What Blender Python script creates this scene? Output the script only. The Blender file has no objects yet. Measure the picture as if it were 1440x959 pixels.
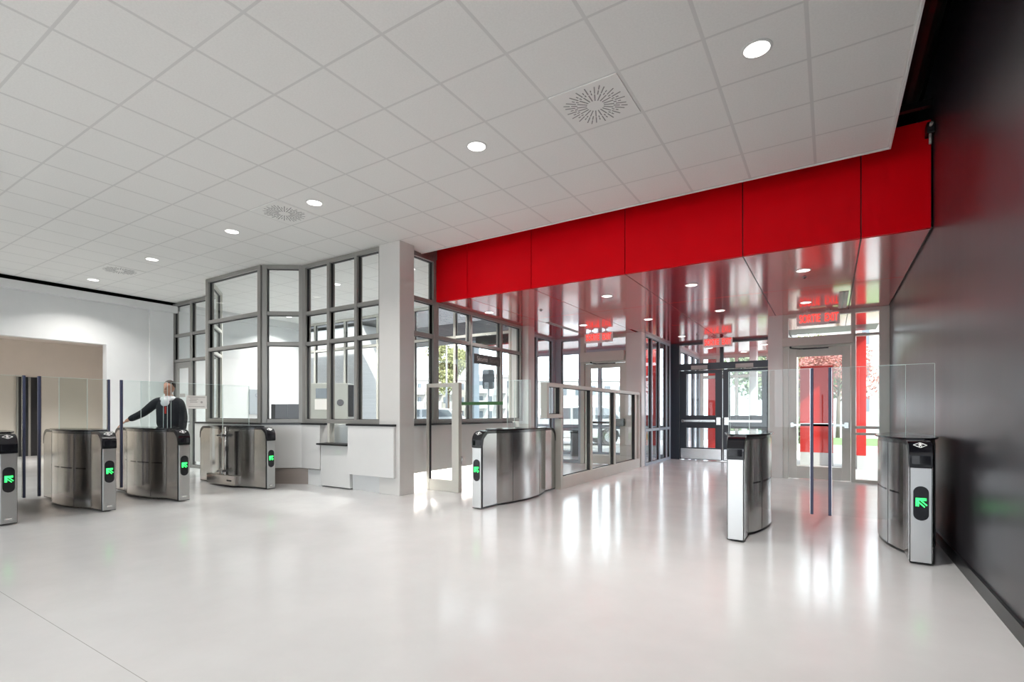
import bpy, bmesh, math, random
from mathutils import Vector, Matrix
random.seed(7)
PI = math.pi
S = bpy.context.scene
COL = S.collection

# ------------------------------------------------------------------ camera, world, sun, exposure
YAW = 0.5657
cam_d = bpy.data.cameras.new('camera')
cam_d.sensor_width = 36.0
cam_d.lens = 712.7 / 1440 * 36.0
cam_d.shift_x = (720 - 714.37) / 1440
cam_d.shift_y = (580.89 - 479.5) / 1440
cam_d.clip_end = 500
cam = bpy.data.objects.new('camera', cam_d)
cam.location = (0, 0, 1.2296)
cam.rotation_euler = (PI / 2, 0, YAW)
COL.objects.link(cam)
S.camera = cam

world = bpy.data.worlds.new('sky')
S.world = world
world.use_nodes = True
wn = world.node_tree.nodes
wl = world.node_tree.links
wn['Background'].inputs['Color'].default_value = (0.86, 0.93, 1.0, 1)
wn['Background'].inputs['Strength'].default_value = 5.0

sun_d = bpy.data.lights.new('sun', 'SUN')
sun_d.energy = 7.0
sun_d.angle = 0.01
sun_d.color = (1.0, 0.95, 0.86)
sun = bpy.data.objects.new('sun', sun_d)
sun.rotation_euler = Vector((-.60, .45, -.66)).to_track_quat('-Z', 'Y').to_euler()
COL.objects.link(sun)

S.view_settings.view_transform = 'Standard'
S.view_settings.look = 'None'
S.view_settings.exposure = 0.0
S.view_settings.gamma = 1.0
S.view_settings.use_curve_mapping = False
S.cycles.use_denoising = True
S.cycles.max_bounces = 14
S.cycles.diffuse_bounces = 6
S.cycles.glossy_bounces = 6
S.cycles.transparent_max_bounces = 32
S.cycles.sample_clamp_indirect = 6.0
S.cycles.caustics_reflective = False
S.cycles.caustics_refractive = False
DOWN_W = 19.0     # power of each recessed downlight

# ------------------------------------------------------------------ materials
def mat(name, col, rough=0.5, metal=0.0, emit=None, es=0.0, spec=0.5, coat=0.0):
    m = bpy.data.materials.new(name)
    m.use_nodes = True
    b = m.node_tree.nodes['Principled BSDF']
    b.inputs['Base Color'].default_value = (*col, 1)
    b.inputs['Roughness'].default_value = rough
    b.inputs['Metallic'].default_value = metal
    b.inputs['Specular IOR Level'].default_value = spec
    b.inputs['Coat Weight'].default_value = coat
    if emit:
        b.inputs['Emission Color'].default_value = (*emit, 1)
        b.inputs['Emission Strength'].default_value = es
    return m

def N(m, t, **kw):
    n = m.node_tree.nodes.new(t)
    for k, v in kw.items():
        setattr(n, k, v)
    return n

def L(m, a, b):
    m.node_tree.links.new(a, b)

def noise_var(m, scale, amt, col, stretch=(1, 1, 1), rough=None, bump=0.0):
    """small procedural variation of the base colour (and roughness)"""
    b = m.node_tree.nodes['Principled BSDF']
    tc = N(m, 'ShaderNodeTexCoord')
    mp = N(m, 'ShaderNodeMapping')
    mp.inputs['Scale'].default_value = stretch
    nz = N(m, 'ShaderNodeTexNoise')
    nz.inputs['Scale'].default_value = scale
    nz.inputs['Detail'].default_value = 5
    L(m, tc.outputs['Object'], mp.inputs['Vector'])
    L(m, mp.outputs['Vector'], nz.inputs['Vector'])
    rp = N(m, 'ShaderNodeValToRGB')
    lo = tuple(c * (1 - amt) for c in col)
    hi = tuple(min(1, c * (1 + amt)) for c in col)
    rp.color_ramp.elements[0].color = (*lo, 1)
    rp.color_ramp.elements[1].color = (*hi, 1)
    rp.color_ramp.elements[0].position = 0.3
    rp.color_ramp.elements[1].position = 0.7
    L(m, nz.outputs['Fac'], rp.inputs['Fac'])
    L(m, rp.outputs['Color'], b.inputs['Base Color'])
    if rough:
        mr = N(m, 'ShaderNodeMapRange')
        mr.inputs['To Min'].default_value = rough[0]
        mr.inputs['To Max'].default_value = rough[1]
        L(m, nz.outputs['Fac'], mr.inputs['Value'])
        L(m, mr.outputs['Result'], b.inputs['Roughness'])
    if bump:
        bp = N(m, 'ShaderNodeBump')
        bp.inputs['Strength'].default_value = bump
        bp.inputs['Distance'].default_value = 0.002
        L(m, nz.outputs['Fac'], bp.inputs['Height'])
        L(m, bp.outputs['Normal'], b.inputs['Normal'])
    return m

def glass_mat(name, tint, ior=1.45, boost=1.0):
    m = bpy.data.materials.new(name)
    m.use_nodes = True
    nt = m.node_tree
    nt.nodes.clear()
    out = N(m, 'ShaderNodeOutputMaterial')
    mix = N(m, 'ShaderNodeMixShader')
    tr = N(m, 'ShaderNodeBsdfTransparent')
    tr.inputs['Color'].default_value = (*tint, 1)
    gl = N(m, 'ShaderNodeBsdfGlossy')
    gl.inputs['Roughness'].default_value = 0.0
    fr = N(m, 'ShaderNodeFresnel')
    fr.inputs['IOR'].default_value = ior
    geo = N(m, 'ShaderNodeNewGeometry')
    # thin box: use the same fresnel for front and back faces
    ml = N(m, 'ShaderNodeMath', operation='MULTIPLY')
    ml.inputs[1].default_value = boost
    mi = N(m, 'ShaderNodeMath', operation='SUBTRACT')
    mi.inputs[0].default_value = 1.0
    L(m, geo.outputs['Backfacing'], mi.inputs[1])
    mm = N(m, 'ShaderNodeMath', operation='MULTIPLY')
    L(m, fr.outputs['Fac'], ml.inputs[0])
    L(m, ml.outputs[0], mm.inputs[0])
    L(m, mi.outputs[0], mm.inputs[1])
    L(m, mm.outputs[0], mix.inputs['Fac'])
    L(m, tr.outputs[0], mix.inputs[1])
    L(m, gl.outputs[0], mix.inputs[2])
    L(m, mix.outputs[0], out.inputs['Surface'])
    return m

M = {}
M['white_wall'] = noise_var(mat('white_wall_paint', (.74, .75, .75), .55), 3, .02, (.74, .75, .75))
M['beige_wall'] = noise_var(mat('beige_wall_paint', (.66, .60, .54), .6), 3, .02, (.66, .60, .54))
M['column'] = noise_var(mat('column_paint', (.64, .63, .61), .28), 3, .015, (.64, .63, .61))
M['counter'] = noise_var(mat('glossy_white_laminate', (.72, .72, .71), .14), 2, .015, (.72, .72, .71))
M['black'] = mat('black_satin', (.012, .012, .014), .35)
M['plenum'] = mat('black_plenum_paint', (.004, .004, .004), .9, spec=.1)
M['black_gloss'] = mat('black_gloss_plastic', (.006, .006, .009), .12)
M['rubber'] = mat('black_rubber', (.02, .02, .022), .6)
M['navy_frame'] = mat('dark_navy_door_paint', (.016, .02, .032), .35)
M['alu'] = noise_var(mat('grey_frame_paint', (.27, .265, .25), .38, .15), 4, .02, (.27, .265, .25))
M['alu_light'] = noise_var(mat('light_frame_paint', (.58, .57, .52), .35), 4, .02, (.58, .57, .52))
M['alu_blue'] = mat('pale_blue_grey_frame', (.40, .46, .52), .35)
M['chrome'] = mat('satin_chrome', (.62, .62, .62), .22, 1.0)
M['seal'] = mat('navy_edge_seal', (.055, .065, .125), .4)
M['white_plastic'] = mat('white_plastic', (.75, .75, .74), .35)
M['grey_plastic'] = mat('grey_housing', (.42, .40, .38), .4)
M['grey_panel'] = mat('grey_board', (.36, .40, .43), .4)
M['kiosk'] = mat('kiosk_grey', (.36, .37, .34), .4)
M['paper'] = mat('paper_white', (.78, .76, .73), .7)
M['ink'] = mat('ink_dark', (.08, .08, .09), .6)
M['glass'] = glass_mat('clear_window_glass', (.975, .988, .988))
M['glass_wing'] = glass_mat('gate_glass', (.962, .985, .978), 1.45, 0.9)
M['glass_edge'] = mat('gate_glass_edge', (.72, .86, .84), .15)
M['green_band'] = mat('green_safety_band', (0.022, 0.100, 0.018), .45)
M['skin'] = mat('skin', (.50, .27, .19), .5)
M['jacket'] = mat('dark_jacket_cloth', (.008, .009, .014), .85)
M['trousers'] = mat('grey_trouser_cloth', (.05, .05, .055), .85)
M['shirt'] = mat('white_shirt_cloth', (.72, .73, .76), .8)
M['hair'] = mat('dark_hair', (.03, .022, .018), .7)
M['red_cloth'] = mat('red_lanyard_cloth', (.6, .03, .02), .7)
M['shoe'] = mat('black_shoe_leather', (.01, .01, .01), .3)
M['asphalt'] = noise_var(mat('asphalt', (0.160, 0.160, 0.160), .9), 2, .1, (0.160, 0.160, 0.160))
M['pavement'] = noise_var(mat('concrete_pavement', (0.320, 0.310, 0.300), .85), 3, .06, (0.320, 0.310, 0.300))
M['grass'] = noise_var(mat('lawn_grass', (0.100, 0.170, 0.045), .9), 8, .3, (0.100, 0.170, 0.045))
M['leaf_green'] = noise_var(mat('green_leaves', (0.085, 0.130, 0.055), .7), 6, .4, (0.085, 0.130, 0.055))
M['leaf_yellow'] = noise_var(mat('yellowing_leaves', (0.240, 0.250, 0.110), .7), 6, .4, (0.240, 0.250, 0.110))
M['leaf_red'] = noise_var(mat('red_autumn_leaves', (0.340, 0.130, 0.110), .7), 6, .4, (0.340, 0.130, 0.110))
M['leaf_pale'] = noise_var(mat('pale_green_leaves', (0.180, 0.220, 0.130), .7), 6, .4, (0.180, 0.220, 0.130))
M['bark'] = mat('tree_bark', (.12, .09, .07), .9)
M['facade'] = noise_var(mat('pale_facade', (0.360, 0.340, 0.310), .85), 1, .06, (0.360, 0.340, 0.310))
M['facade_w'] = noise_var(mat('white_facade', (0.420, 0.420, 0.410), .85), 1, .04, (0.420, 0.420, 0.410))
M['win_dark'] = mat('dark_window_pane', (.12, .14, .16), .1)
M['car'] = mat('white_car_paint', (0.450, 0.460, 0.480), .2, coat=.5)
M['tire'] = mat('tire_rubber', (.02, .02, .02), .8)
M['pole'] = mat('galvanised_pole', (.30, .31, .33), .5, .6)
M['red_ext'] = mat('red_exterior_panel', (.42, .012, .007), .4)
M['lamp_on'] = mat('lamp_lens_lit', (1, 1, 1), .4, emit=(1.0, .97, .92), es=3.5)
M['led_green'] = mat('green_led', (0, .2, .03), .4, emit=(.04, 1.0, .16), es=2.8)
M['led_strip'] = mat('white_led_strip', (1, 1, 1), .4, emit=(1.0, .96, .9), es=9.0)
M['exit_red'] = mat('exit_letters_lit', (.8, .02, .02), .4, emit=(1.0, .05, .03), es=1.5)
M['exit_housing'] = mat('pale_exit_housing', (.82, .80, .79), .5)
M['ceiling_white'] = mat('white_ceiling_fitting', (.88, .88, .86), .6)
M['slot_grey'] = mat('diffuser_slot_grey', (.24, .24, .24), .6)
M['white_mark'] = mat('white_pictogram', (.85, .85, .85), .5)

# brushed stainless steel (fine vertical brushing)
def steel(name, col, rough, st=(60, 60, 1.2)):
    m = mat(name, col, rough, 1.0)
    b = m.node_tree.nodes['Principled BSDF']
    tc = N(m, 'ShaderNodeTexCoord')
    mp = N(m, 'ShaderNodeMapping')
    mp.inputs['Scale'].default_value = st
    nz = N(m, 'ShaderNodeTexNoise')
    nz.inputs['Scale'].default_value = 4
    nz.inputs['Detail'].default_value = 4
    L(m, tc.outputs['Object'], mp.inputs['Vector'])
    L(m, mp.outputs['Vector'], nz.inputs['Vector'])
    bp = N(m, 'ShaderNodeBump')
    bp.inputs['Strength'].default_value = 0.12
    bp.inputs['Distance'].default_value = 0.0015
    L(m, nz.outputs['Fac'], bp.inputs['Height'])
    L(m, bp.outputs['Normal'], b.inputs['Normal'])
    return m
M['steel'] = steel('brushed_stainless_steel', (.50, .485, .47), .18)
M['steel_face'] = steel('brushed_steel_plate', (.54, .54, .53), .30, (90, 90, 2))
M['steel_dark'] = mat('dark_smoked_steel', (.20, .20, .20), .22, 1.0)

# red lacquered panels
m = mat('red_lacquer_panel', (.80, .002, .009), .28, 0, spec=.06)
M['red'] = noise_var(m, 1.5, .04, (.80, .002, .009))
m = mat('red_soffit_panel', (.60, .006, .013), .15, 0, spec=1.0, coat=.9)
m.node_tree.nodes['Principled BSDF'].inputs['Coat Roughness'].default_value = .10
M['red_soffit'] = m

# dark right-hand wall: charcoal metal-like panels with soft vertical streaks
m = mat('charcoal_wall_panel', (.05, .047, .053), .3, .55, spec=.8)
noise_var(m, 1.2, .18, (.058, .054, .063), (1, 1.6, .15), rough=(.27, .38))
M['wall_dark'] = m

# floor: poured light grey epoxy, glossy with faint clouding and one saw-cut joint
m = mat('glossy_epoxy_floor', (.70, .69, .68), .13, spec=.5)
b = m.node_tree.nodes['Principled BSDF']
tc = N(m, 'ShaderNodeNewGeometry')
nz = N(m, 'ShaderNodeTexNoise'); nz.inputs['Scale'].default_value = 1.6; nz.inputs['Detail'].default_value = 7
nz.inputs['Roughness'].default_value = .65
L(m, tc.outputs['Position'], nz.inputs['Vector'])
rp = N(m, 'ShaderNodeValToRGB')
rp.color_ramp.elements[0].position = .3; rp.color_ramp.elements[0].color = (.60, .60, .60, 1)
rp.color_ramp.elements[1].position = .7; rp.color_ramp.elements[1].color = (.65, .65, .65, 1)
L(m, nz.outputs['Fac'], rp.inputs['Fac'])
sp = N(m, 'ShaderNodeSeparateXYZ'); L(m, tc.outputs['Position'], sp.inputs[0])
a1 = N(m, 'ShaderNodeMath', operation='SUBTRACT'); a1.inputs[1].default_value = 1.072
L(m, sp.outputs['Y'], a1.inputs[0])
a2 = N(m, 'ShaderNodeMath', operation='ABSOLUTE'); L(m, a1.outputs[0], a2.inputs[0])
a3 = N(m, 'ShaderNodeMath', operation='LESS_THAN'); a3.inputs[1].default_value = .0018
L(m, a2.outputs[0], a3.inputs[0])
mx = N(m, 'ShaderNodeMix', data_type='RGBA'); L(m, a3.outputs[0], mx.inputs[0])
L(m, rp.outputs['Color'], mx.inputs[6]); mx.inputs[7].default_value = (.36, .35, .34, 1)
L(m, mx.outputs[2], b.inputs['Base Color'])
mr = N(m, 'ShaderNodeMapRange'); mr.inputs['To Min'].default_value = .12; mr.inputs['To Max'].default_value = .20
L(m, nz.outputs['Fac'], mr.inputs['Value']); L(m, mr.outputs['Result'], b.inputs['Roughness'])
M['floor'] = m

# suspended ceiling: 610 mm mineral tiles on a T-bar grid
T = 0.610
GX, GY = -0.1255, 5.494
m = mat('ceiling_tiles', (.74, .74, .72), .85)
b = m.node_tree.nodes['Principled BSDF']
geo = N(m, 'ShaderNodeNewGeometry')
sp = N(m, 'ShaderNodeSeparateXYZ'); L(m, geo.outputs['Position'], sp.inputs[0])
def barmask(out, off, w):
    s1 = N(m, 'ShaderNodeMath', operation='SUBTRACT'); s1.inputs[1].default_value = off - 50 * T
    L(m, out, s1.inputs[0])
    s2 = N(m, 'ShaderNodeMath', operation='MODULO'); s2.inputs[1].default_value = T
    L(m, s1.outputs[0], s2.inputs[0])
    s3 = N(m, 'ShaderNodeMath', operation='SUBTRACT'); s3.inputs[1].default_value = T / 2
    L(m, s2.outputs[0], s3.inputs[0])
    s4 = N(m, 'ShaderNodeMath', operation='ABSOLUTE'); L(m, s3.outputs[0], s4.inputs[0])
    s5 = N(m, 'ShaderNodeMath', operation='GREATER_THAN'); s5.inputs[1].default_value = T / 2 - w / 2
    L(m, s4.outputs[0], s5.inputs[0])
    return s5.outputs[0]
mxm = N(m, 'ShaderNodeMath', operation='MAXIMUM')
L(m, barmask(sp.outputs['X'], GX, .026), mxm.inputs[0])
L(m, barmask(sp.outputs['Y'], GY, .020), mxm.inputs[1])
nz = N(m, 'ShaderNodeTexNoise'); nz.inputs['Scale'].default_value = 70; nz.inputs['Detail'].default_value = 3
L(m, geo.outputs['Position'], nz.inputs['Vector'])
rp = N(m, 'ShaderNodeValToRGB')
rp.color_ramp.elements[0].position = .35; rp.color_ramp.elements[0].color = (.86, .86, .84, 1)
rp.color_ramp.elements[1].position = .65; rp.color_ramp.elements[1].color = (.90, .90, .88, 1)
L(m, nz.outputs['Fac'], rp.inputs['Fac'])
mx = N(m, 'ShaderNodeMix', data_type='RGBA'); L(m, mxm.outputs[0], mx.inputs[0])
L(m, rp.outputs['Color'], mx.inputs[6]); mx.inputs[7].default_value = (.73, .73, .715, 1)
L(m, mx.outputs[2], b.inputs['Base Color'])
M['ceiling'] = m

# brick
def brick(name, c1, c2, mort):
    m = mat(name, c1, .9)
    b = m.node_tree.nodes['Principled BSDF']
    tc = N(m, 'ShaderNodeTexCoord')
    mp = N(m, 'ShaderNodeMapping'); mp.inputs['Rotation'].default_value = (PI / 2, 0, 0)
    br = N(m, 'ShaderNodeTexBrick')
    br.inputs['Color1'].default_value = (*c1, 1); br.inputs['Color2'].default_value = (*c2, 1)
    br.inputs['Mortar'].default_value = (*mort, 1)
    br.inputs['Scale'].default_value = 4.0
    L(m, tc.outputs['Object'], mp.inputs['Vector']); L(m, mp.outputs['Vector'], br.inputs['Vector'])
    L(m, br.outputs['Color'], b.inputs['Base Color'])
    return m
M['brick_dark'] = brick('dark_grey_brick', (.09, .09, .10), (.13, .13, .14), (.20, .20, .20))
M['brick_light'] = brick('pale_brick', (.62, .62, .61), (.67, .665, .66), (.55, .55, .545))

# ------------------------------------------------------------------ mesh helpers
class MB:
    def __init__(self):
        self.bm = bmesh.new(); self.mats = []
    def mi(self, m):
        if m is None: return 0
        if m not in self.mats: self.mats.append(m)
        return self.mats.index(m)
    def box(self, x0, y0, z0, x1, y1, z1, m=None, xf=None):
        i = self.mi(m)
        vs = [self.bm.verts.new(p) for p in ((x0,y0,z0),(x1,y0,z0),(x1,y1,z0),(x0,y1,z0),(x0,y0,z1),(x1,y0,z1),(x1,y1,z1),(x0,y1,z1))]
        fs = []
        for q in ((0,3,2,1),(4,5,6,7),(0,1,5,4),(1,2,6,5),(2,3,7,6),(3,0,4,7)):
            f = self.bm.faces.new([vs[k] for k in q]); f.material_index = i; fs.append(f)
        if xf is not None:
            bmesh.ops.transform(self.bm, matrix=xf, verts=vs)
        return vs
    def prism(self, poly, z0, z1, m=None, xf=None, smooth=False):
        """poly = list of (x,y), counter-clockwise, extruded along z"""
        i = self.mi(m)
        n = len(poly)
        lo = [self.bm.verts.new((p[0], p[1], z0)) for p in poly]
        hi = [self.bm.verts.new((p[0], p[1], z1)) for p in poly]
        f = self.bm.faces.new(lo[::-1]); f.material_index = i
        f = self.bm.faces.new(hi); f.material_index = i
        for k in range(n):
            f = self.bm.faces.new((lo[k], lo[(k+1) % n], hi[(k+1) % n], hi[k])); f.material_index = i; f.smooth = smooth
        if xf is not None:
            bmesh.ops.transform(self.bm, matrix=xf, verts=lo + hi)
        return lo + hi
    def tube(self, p0, p1, r0, r1=None, n=14, m=None):
        i = self.mi(m)
        r1 = r0 if r1 is None else r1
        p0, p1 = Vector(p0), Vector(p1)
        d = (p1 - p0).normalized()
        a = d.orthogonal().normalized(); b2 = d.cross(a)
        A, B = [], []
        for k in range(n):
            t = 2 * PI * k / n
            o = a * math.cos(t) + b2 * math.sin(t)
            A.append(self.bm.verts.new(p0 + o * r0)); B.append(self.bm.verts.new(p1 + o * r1))
        f = self.bm.faces.new(A[::-1]); f.material_index = i
        f = self.bm.faces.new(B); f.material_index = i
        for k in range(n):
            f = self.bm.faces.new((A[k], A[(k+1) % n], B[(k+1) % n], B[k])); f.material_index = i; f.smooth = True
    def lathe(self, prof, n=24, m=None, xf=None):
        """prof = list of (r, z); revolve about z"""
        i = self.mi(m)
        rings = []
        for r, z in prof:
            rings.append([self.bm.verts.new((r * math.cos(2*PI*k/n), r * math.sin(2*PI*k/n), z)) for k in range(n)])
        for a, b2 in zip(rings[:-1], rings[1:]):
            for k in range(n):
                f = self.bm.faces.new((a[k], a[(k+1) % n], b2[(k+1) % n], b2[k])); f.material_index = i; f.smooth = True
        f = self.bm.faces.new(rings[0][::-1]); f.material_index = i
        f = self.bm.faces.new(rings[-1]); f.material_index = i
        vs = [v for r in rings for v in r]
        if xf is not None: bmesh.ops.transform(self.bm, matrix=xf, verts=vs)
    def ico(self, c, r, sub=2, m=None, scale=(1, 1, 1), jitter=0):
        i = self.mi(m)
        ret = bmesh.ops.create_icosphere(self.bm, subdivisions=sub, radius=r)
        for v in ret['verts']:
            k = 1 + random.uniform(-jitter, jitter)
            v.co = Vector((v.co.x*scale[0]*k + c[0], v.co.y*scale[1]*k + c[1], v.co.z*scale[2]*k + c[2]))
        for v in ret['verts']:
            for f in v.link_faces: f.material_index = i; f.smooth = True
    def build(self, name, m=None, parent=None, bevel=0, seg=2, loc=None, rz=0):
        if not getattr(self, 'keep', False): bmesh.ops.recalc_face_normals(self.bm, faces=self.bm.faces[:])
        me = bpy.data.meshes.new(name)
        self.bm.to_mesh(me); self.bm.free()
        mats = [m] if m is not None and not self.mats else self.mats
        for q in mats: me.materials.append(q)
        o = bpy.data.objects.new(name, me)
        COL.objects.link(o)
        if parent: o.parent = parent
        if loc: o.location = loc
        if rz: o.rotation_euler = (0, 0, rz)
        if bevel:
            bv = o.modifiers.new('bevel', 'BEVEL'); bv.width = bevel; bv.segments = seg
            bv.limit_method = 'ANGLE'; bv.angle_limit = math.radians(50)
        return o

def boxo(name, b, m, parent=None, bevel=0):
    q = MB(); q.box(*b); return q.build(name, m, parent, bevel)

def tag(o, label=None, cat=None, group=None, kind=None):
    if label: o['label'] = label
    if cat: o['category'] = cat
    if group: o['group'] = group
    if kind: o['kind'] = kind
    return o

def thing(name, label, cat, loc=(0, 0, 0), rz=0, group=None):
    o = bpy.data.objects.new(name, None)
    COL.objects.link(o)
    o.location = loc; o.rotation_euler = (0, 0, rz); o.empty_display_size = .2
    return tag(o, label, cat, group)

def struct(o, label=None, cat=None):
    return tag(o, label, cat, None, 'structure')

def text_mesh(name, txt, size, m, parent, loc, rot, sx=1.0, bold=0.0, ext=0.002, align='CENTER'):
    cu = bpy.data.curves.new(name, 'FONT')
    cu.body = txt; cu.size = size; cu.extrude = ext; cu.offset = bold
    cu.align_x = align; cu.align_y = 'CENTER'
    t = bpy.data.objects.new(name, cu)
    COL.objects.link(t)
    bpy.context.view_layer.update()
    me = bpy.data.meshes.new_from_object(t.evaluated_get(bpy.context.evaluated_depsgraph_get()))
    bpy.data.objects.remove(t)
    me.materials.clear(); me.materials.append(m)
    o = bpy.data.objects.new(name, me)
    COL.objects.link(o)
    o.parent = parent; o.location = loc; o.rotation_euler = rot; o.scale = (sx, 1, 1)
    return o

# glazed wall: local x along p0->p1, y = depth (centred), z up
def curtain(name, label, cat, p0, p1, z0, z1, mull, rails, fm, w=.05, d=.11, head=None, sill=None, end=(None, None), glass=True, skip=()):
    """mull: distances of mullion centres; rails: heights of rail centres"""
    dx, dy = p1[0]-p0[0], p1[1]-p0[1]
    ln = math.hypot(dx, dy)
    rz = math.atan2(dy, dx)
    head = head or w; sill = sill or w
    e0 = end[0] or w; e1 = end[1] or w
    q = MB()
    q.box(0, -d/2, z0, e0, d/2, z1); q.box(ln-e1, -d/2, z0, ln, d/2, z1)
    q.box(e0, -d/2, z1-head, ln-e1, d/2, z1); q.box(e0, -d/2, z0, ln-e1, d/2, z0+sill)
    xs = [0] + list(mull) + [ln]
    for x in mull: q.box(x-w/2, -d/2, z0+sill, x+w/2, d/2, z1-head)
    edges = [(e0 if i == 0 else x + w/2) for i, x in enumerate(xs[:-1])]
    edges2 = [(ln-e1 if i == len(xs)-2 else xs[i+1]-w/2) for i in range(len(xs)-1)]
    for a, b2 in zip(edges, edges2):
        for z in rails: q.box(a, -d/2+.006, z-w/2, b2, d/2-.006, z+w/2)
    f = q.build(name, fm, None, .004, 1, loc=(p0[0], p0[1], 0), rz=rz)
    struct(f, label, cat)
    # dark gaskets set inside the frames, both faces
    gk = MB()
    zs = [z0+sill] + [v for z in rails for v in (z-w/2, z+w/2)] + [z1-head]
    for k, (a, b2) in enumerate(zip(edges, edges2)):
        for j in range(0, len(zs), 2):
            if (k, j//2) in skip: continue
            u, v = zs[j], zs[j+1]
            g = .009
            gk.box(a, -.02, u, a+g, .02, v); gk.box(b2-g, -.02, u, b2, .02, v)
            gk.box(a+g, -.02, u, b2-g, .02, u+g); gk.box(a+g, -.02, v-g, b2-g, .02, v)
    gk.build('gasket', M['rubber'], f)
    if glass:
        for k, (a, b2) in enumerate(zip(edges, edges2)):
            for j in range(0, len(zs), 2):
                if (k, j//2) in skip: continue
                gq = MB(); gq.box(a+.002, -.006, zs[j]+.002, b2-.002, .006, zs[j+1]-.002)
                gq.build('glass_pane', M['glass'], f)
    return f

# ================================================================== THE SETTING
CZ = 3.80     # ceiling height
SZ = 3.085    # red soffit height
XW = 0.873    # right wall
q = MB(); q.box(-20, -9, -.15, 1.1, 11.5, 0); q.box(-3.75, 11.5, -.15, -.78, 17.6, 0); q.box(-8.2, 11.5, -.15, -3.75, 13.95, 0)
struct(q.build('floor', M['floor']), 'glossy light grey poured floor of the lobby', 'floor')

q = MB(); q.box(-12.9, -8.8, CZ, .485, 6.12, CZ+.075); q.box(-12.9, 6.12, CZ, -5.66, 9.3, CZ+.075)
struct(q.build('ceiling', M['ceiling']), 'white suspended tile ceiling over the turnstile hall', 'ceiling')
q = MB()
q.box(.485, -8.8, CZ-.012, .50, 6.135, CZ+.09); q.box(-5.6, 6.12, CZ-.012, .485, 6.135, CZ+.09)
struct(q.build('trim_1', M['white_plastic']), 'thin pale edge channel round the tile ceiling', 'trim')
boxes = [(-20.2, -9.2, 4.7, 1.3, 11.6, 4.85)]
q = MB(); [q.box(*b_) for b_ in boxes]
struct(q.build('ceiling_deck', M['plenum']), 'black roof deck above the tile ceiling', 'ceiling')
# ducts and rails in the dark plenum
q = MB()
q.tube((.66, -6, 4.35), (.66, 6.4, 4.35), .09); q.tube((.3, -6, 4.5), (.3, 6.4, 4.5), .05)
q.box(.2, 6.3, 4.2, .84, 6.36, 4.26)
struct(q.build('trim_2', M['black']), 'black pipes in the dark gap above the ceiling edge', 'pipework')

struct(boxo('wall_right', (XW, -9, 0, XW+.2, 11.15, 4.7), M['wall_dark']), 'glossy charcoal wall along the right side', 'wall')
q = MB(); q.box(XW-.014, -8.9, 0, XW, 10.9, .10); q.box(XW-.02, -8.9, .10, XW, 10.9, .106)
struct(q.build('baseboard_right', M['black']), 'black baseboard of the charcoal wall', 'baseboard')

# left wall with the wide opening
q = MB()
q.box(-13.2, 4.53, 0, -13.0, 9.3, 3.62); q.box(-13.2, 5.93, 3.62, -12.89, 9.3, 3.80); q.box(-13.2, -9, 2.69, -13.0, 4.53, 3.62); q.box(-13.2, -9, 0, -13.0, -3, 2.69)
struct(q.build('wall_left', M['white_wall']), 'white left wall with a wide opening', 'wall')
struct(boxo('trim_3', (-13.2, -9, 3.56, -12.86, 5.86, 3.72), M['white_wall']), 'white bulkhead below the dark ceiling gap', 'trim')
struct(boxo('trim_4', (-13.0, 5.32, 0, -12.93, 5.80, 3.56), M['white_wall']), 'shallow white pilaster on the left wall', 'trim')
struct(boxo('wall_plenum_left', (-13.2, -9, 3.72, -13.05, 5.9, 4.7), M['plenum']), 'black void above the left bulkhead', 'wall')
q = MB(); q.box(-13.0, 4.53, 0, -12.985, 5.32, .10); q.box(-12.93, 5.32, 0, -12.915, 5.80, .10)
struct(q.build('baseboard_left', M['black']), 'black baseboard on the left wall', 'baseboard')
# room beyond the opening
q = MB()
q.box(-19.6, -9, 0, -19.4, 4.86, 3.4); q.box(-19.6, 4.86, 2.24, -19.4, 5.09, 3.4); q.box(-19.6, 5.09, 0, -19.4, 9.3, 3.4)
struct(q.build('wall_corridor', M['beige_wall']), 'beige wall of the room beyond the left opening', 'wall')
struct(boxo('wall_corridor_end', (-19.6, 9.1, 0, -13.2, 9.3, 3.4), M['beige_wall']), 'beige far end wall beyond the left opening', 'wall')
q = MB(); q.box(-19.6, -9, 3.3, -13.2, 9.3, 3.45); q.box(-16.4, -9, 3.02, -13.2, 3.6, 3.3)
struct(q.build('ceiling_corridor', M['beige_wall']), 'beige ceiling beyond the left opening', 'ceiling')
struct(boxo('baseboard_corridor', (-19.4, -9, 0, -19.38, 4.7, .09), M['black']), 'black baseboard beyond the opening', 'baseboard')
d5 = MB()
d5.box(-19.42, 4.66, 0, -19.36, 5.16, 2.26)
d5 = struct(d5.build('door_5', M['black']), 'black door ajar beyond the opening at far left', 'door')
boxo('door_frame', (-19.36, 4.88, 0, -19.33, 4.93, 2.26), M['alu'], d5)
boxo('door_edge', (-19.36, 4.63, 0, -19.33, 4.67, 2.26), M['alu'], d5)

# back wall behind the camera, with a long window band added to let daylight in
q = MB()
q.box(-13.2, -9.0, 0, 1.0, -8.8, .3); q.box(-13.2, -9.0, 3.6, 1.0, -8.8, 4.7)
for xx in (-13.2, -10.4, -7.6, -4.8, -2.0, .6): q.box(xx, -9.0, .3, xx+.25, -8.8, 3.6)
struct(q.build('wall_back', M['white_wall']), 'unseen white wall behind the viewer with windows added for daylight', 'wall')
struct(boxo('wall_corridor_back', (-19.6, -9.2, 0, -13.2, -9.0, 3.45), M['beige_wall']), 'beige end wall behind', 'wall')

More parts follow.
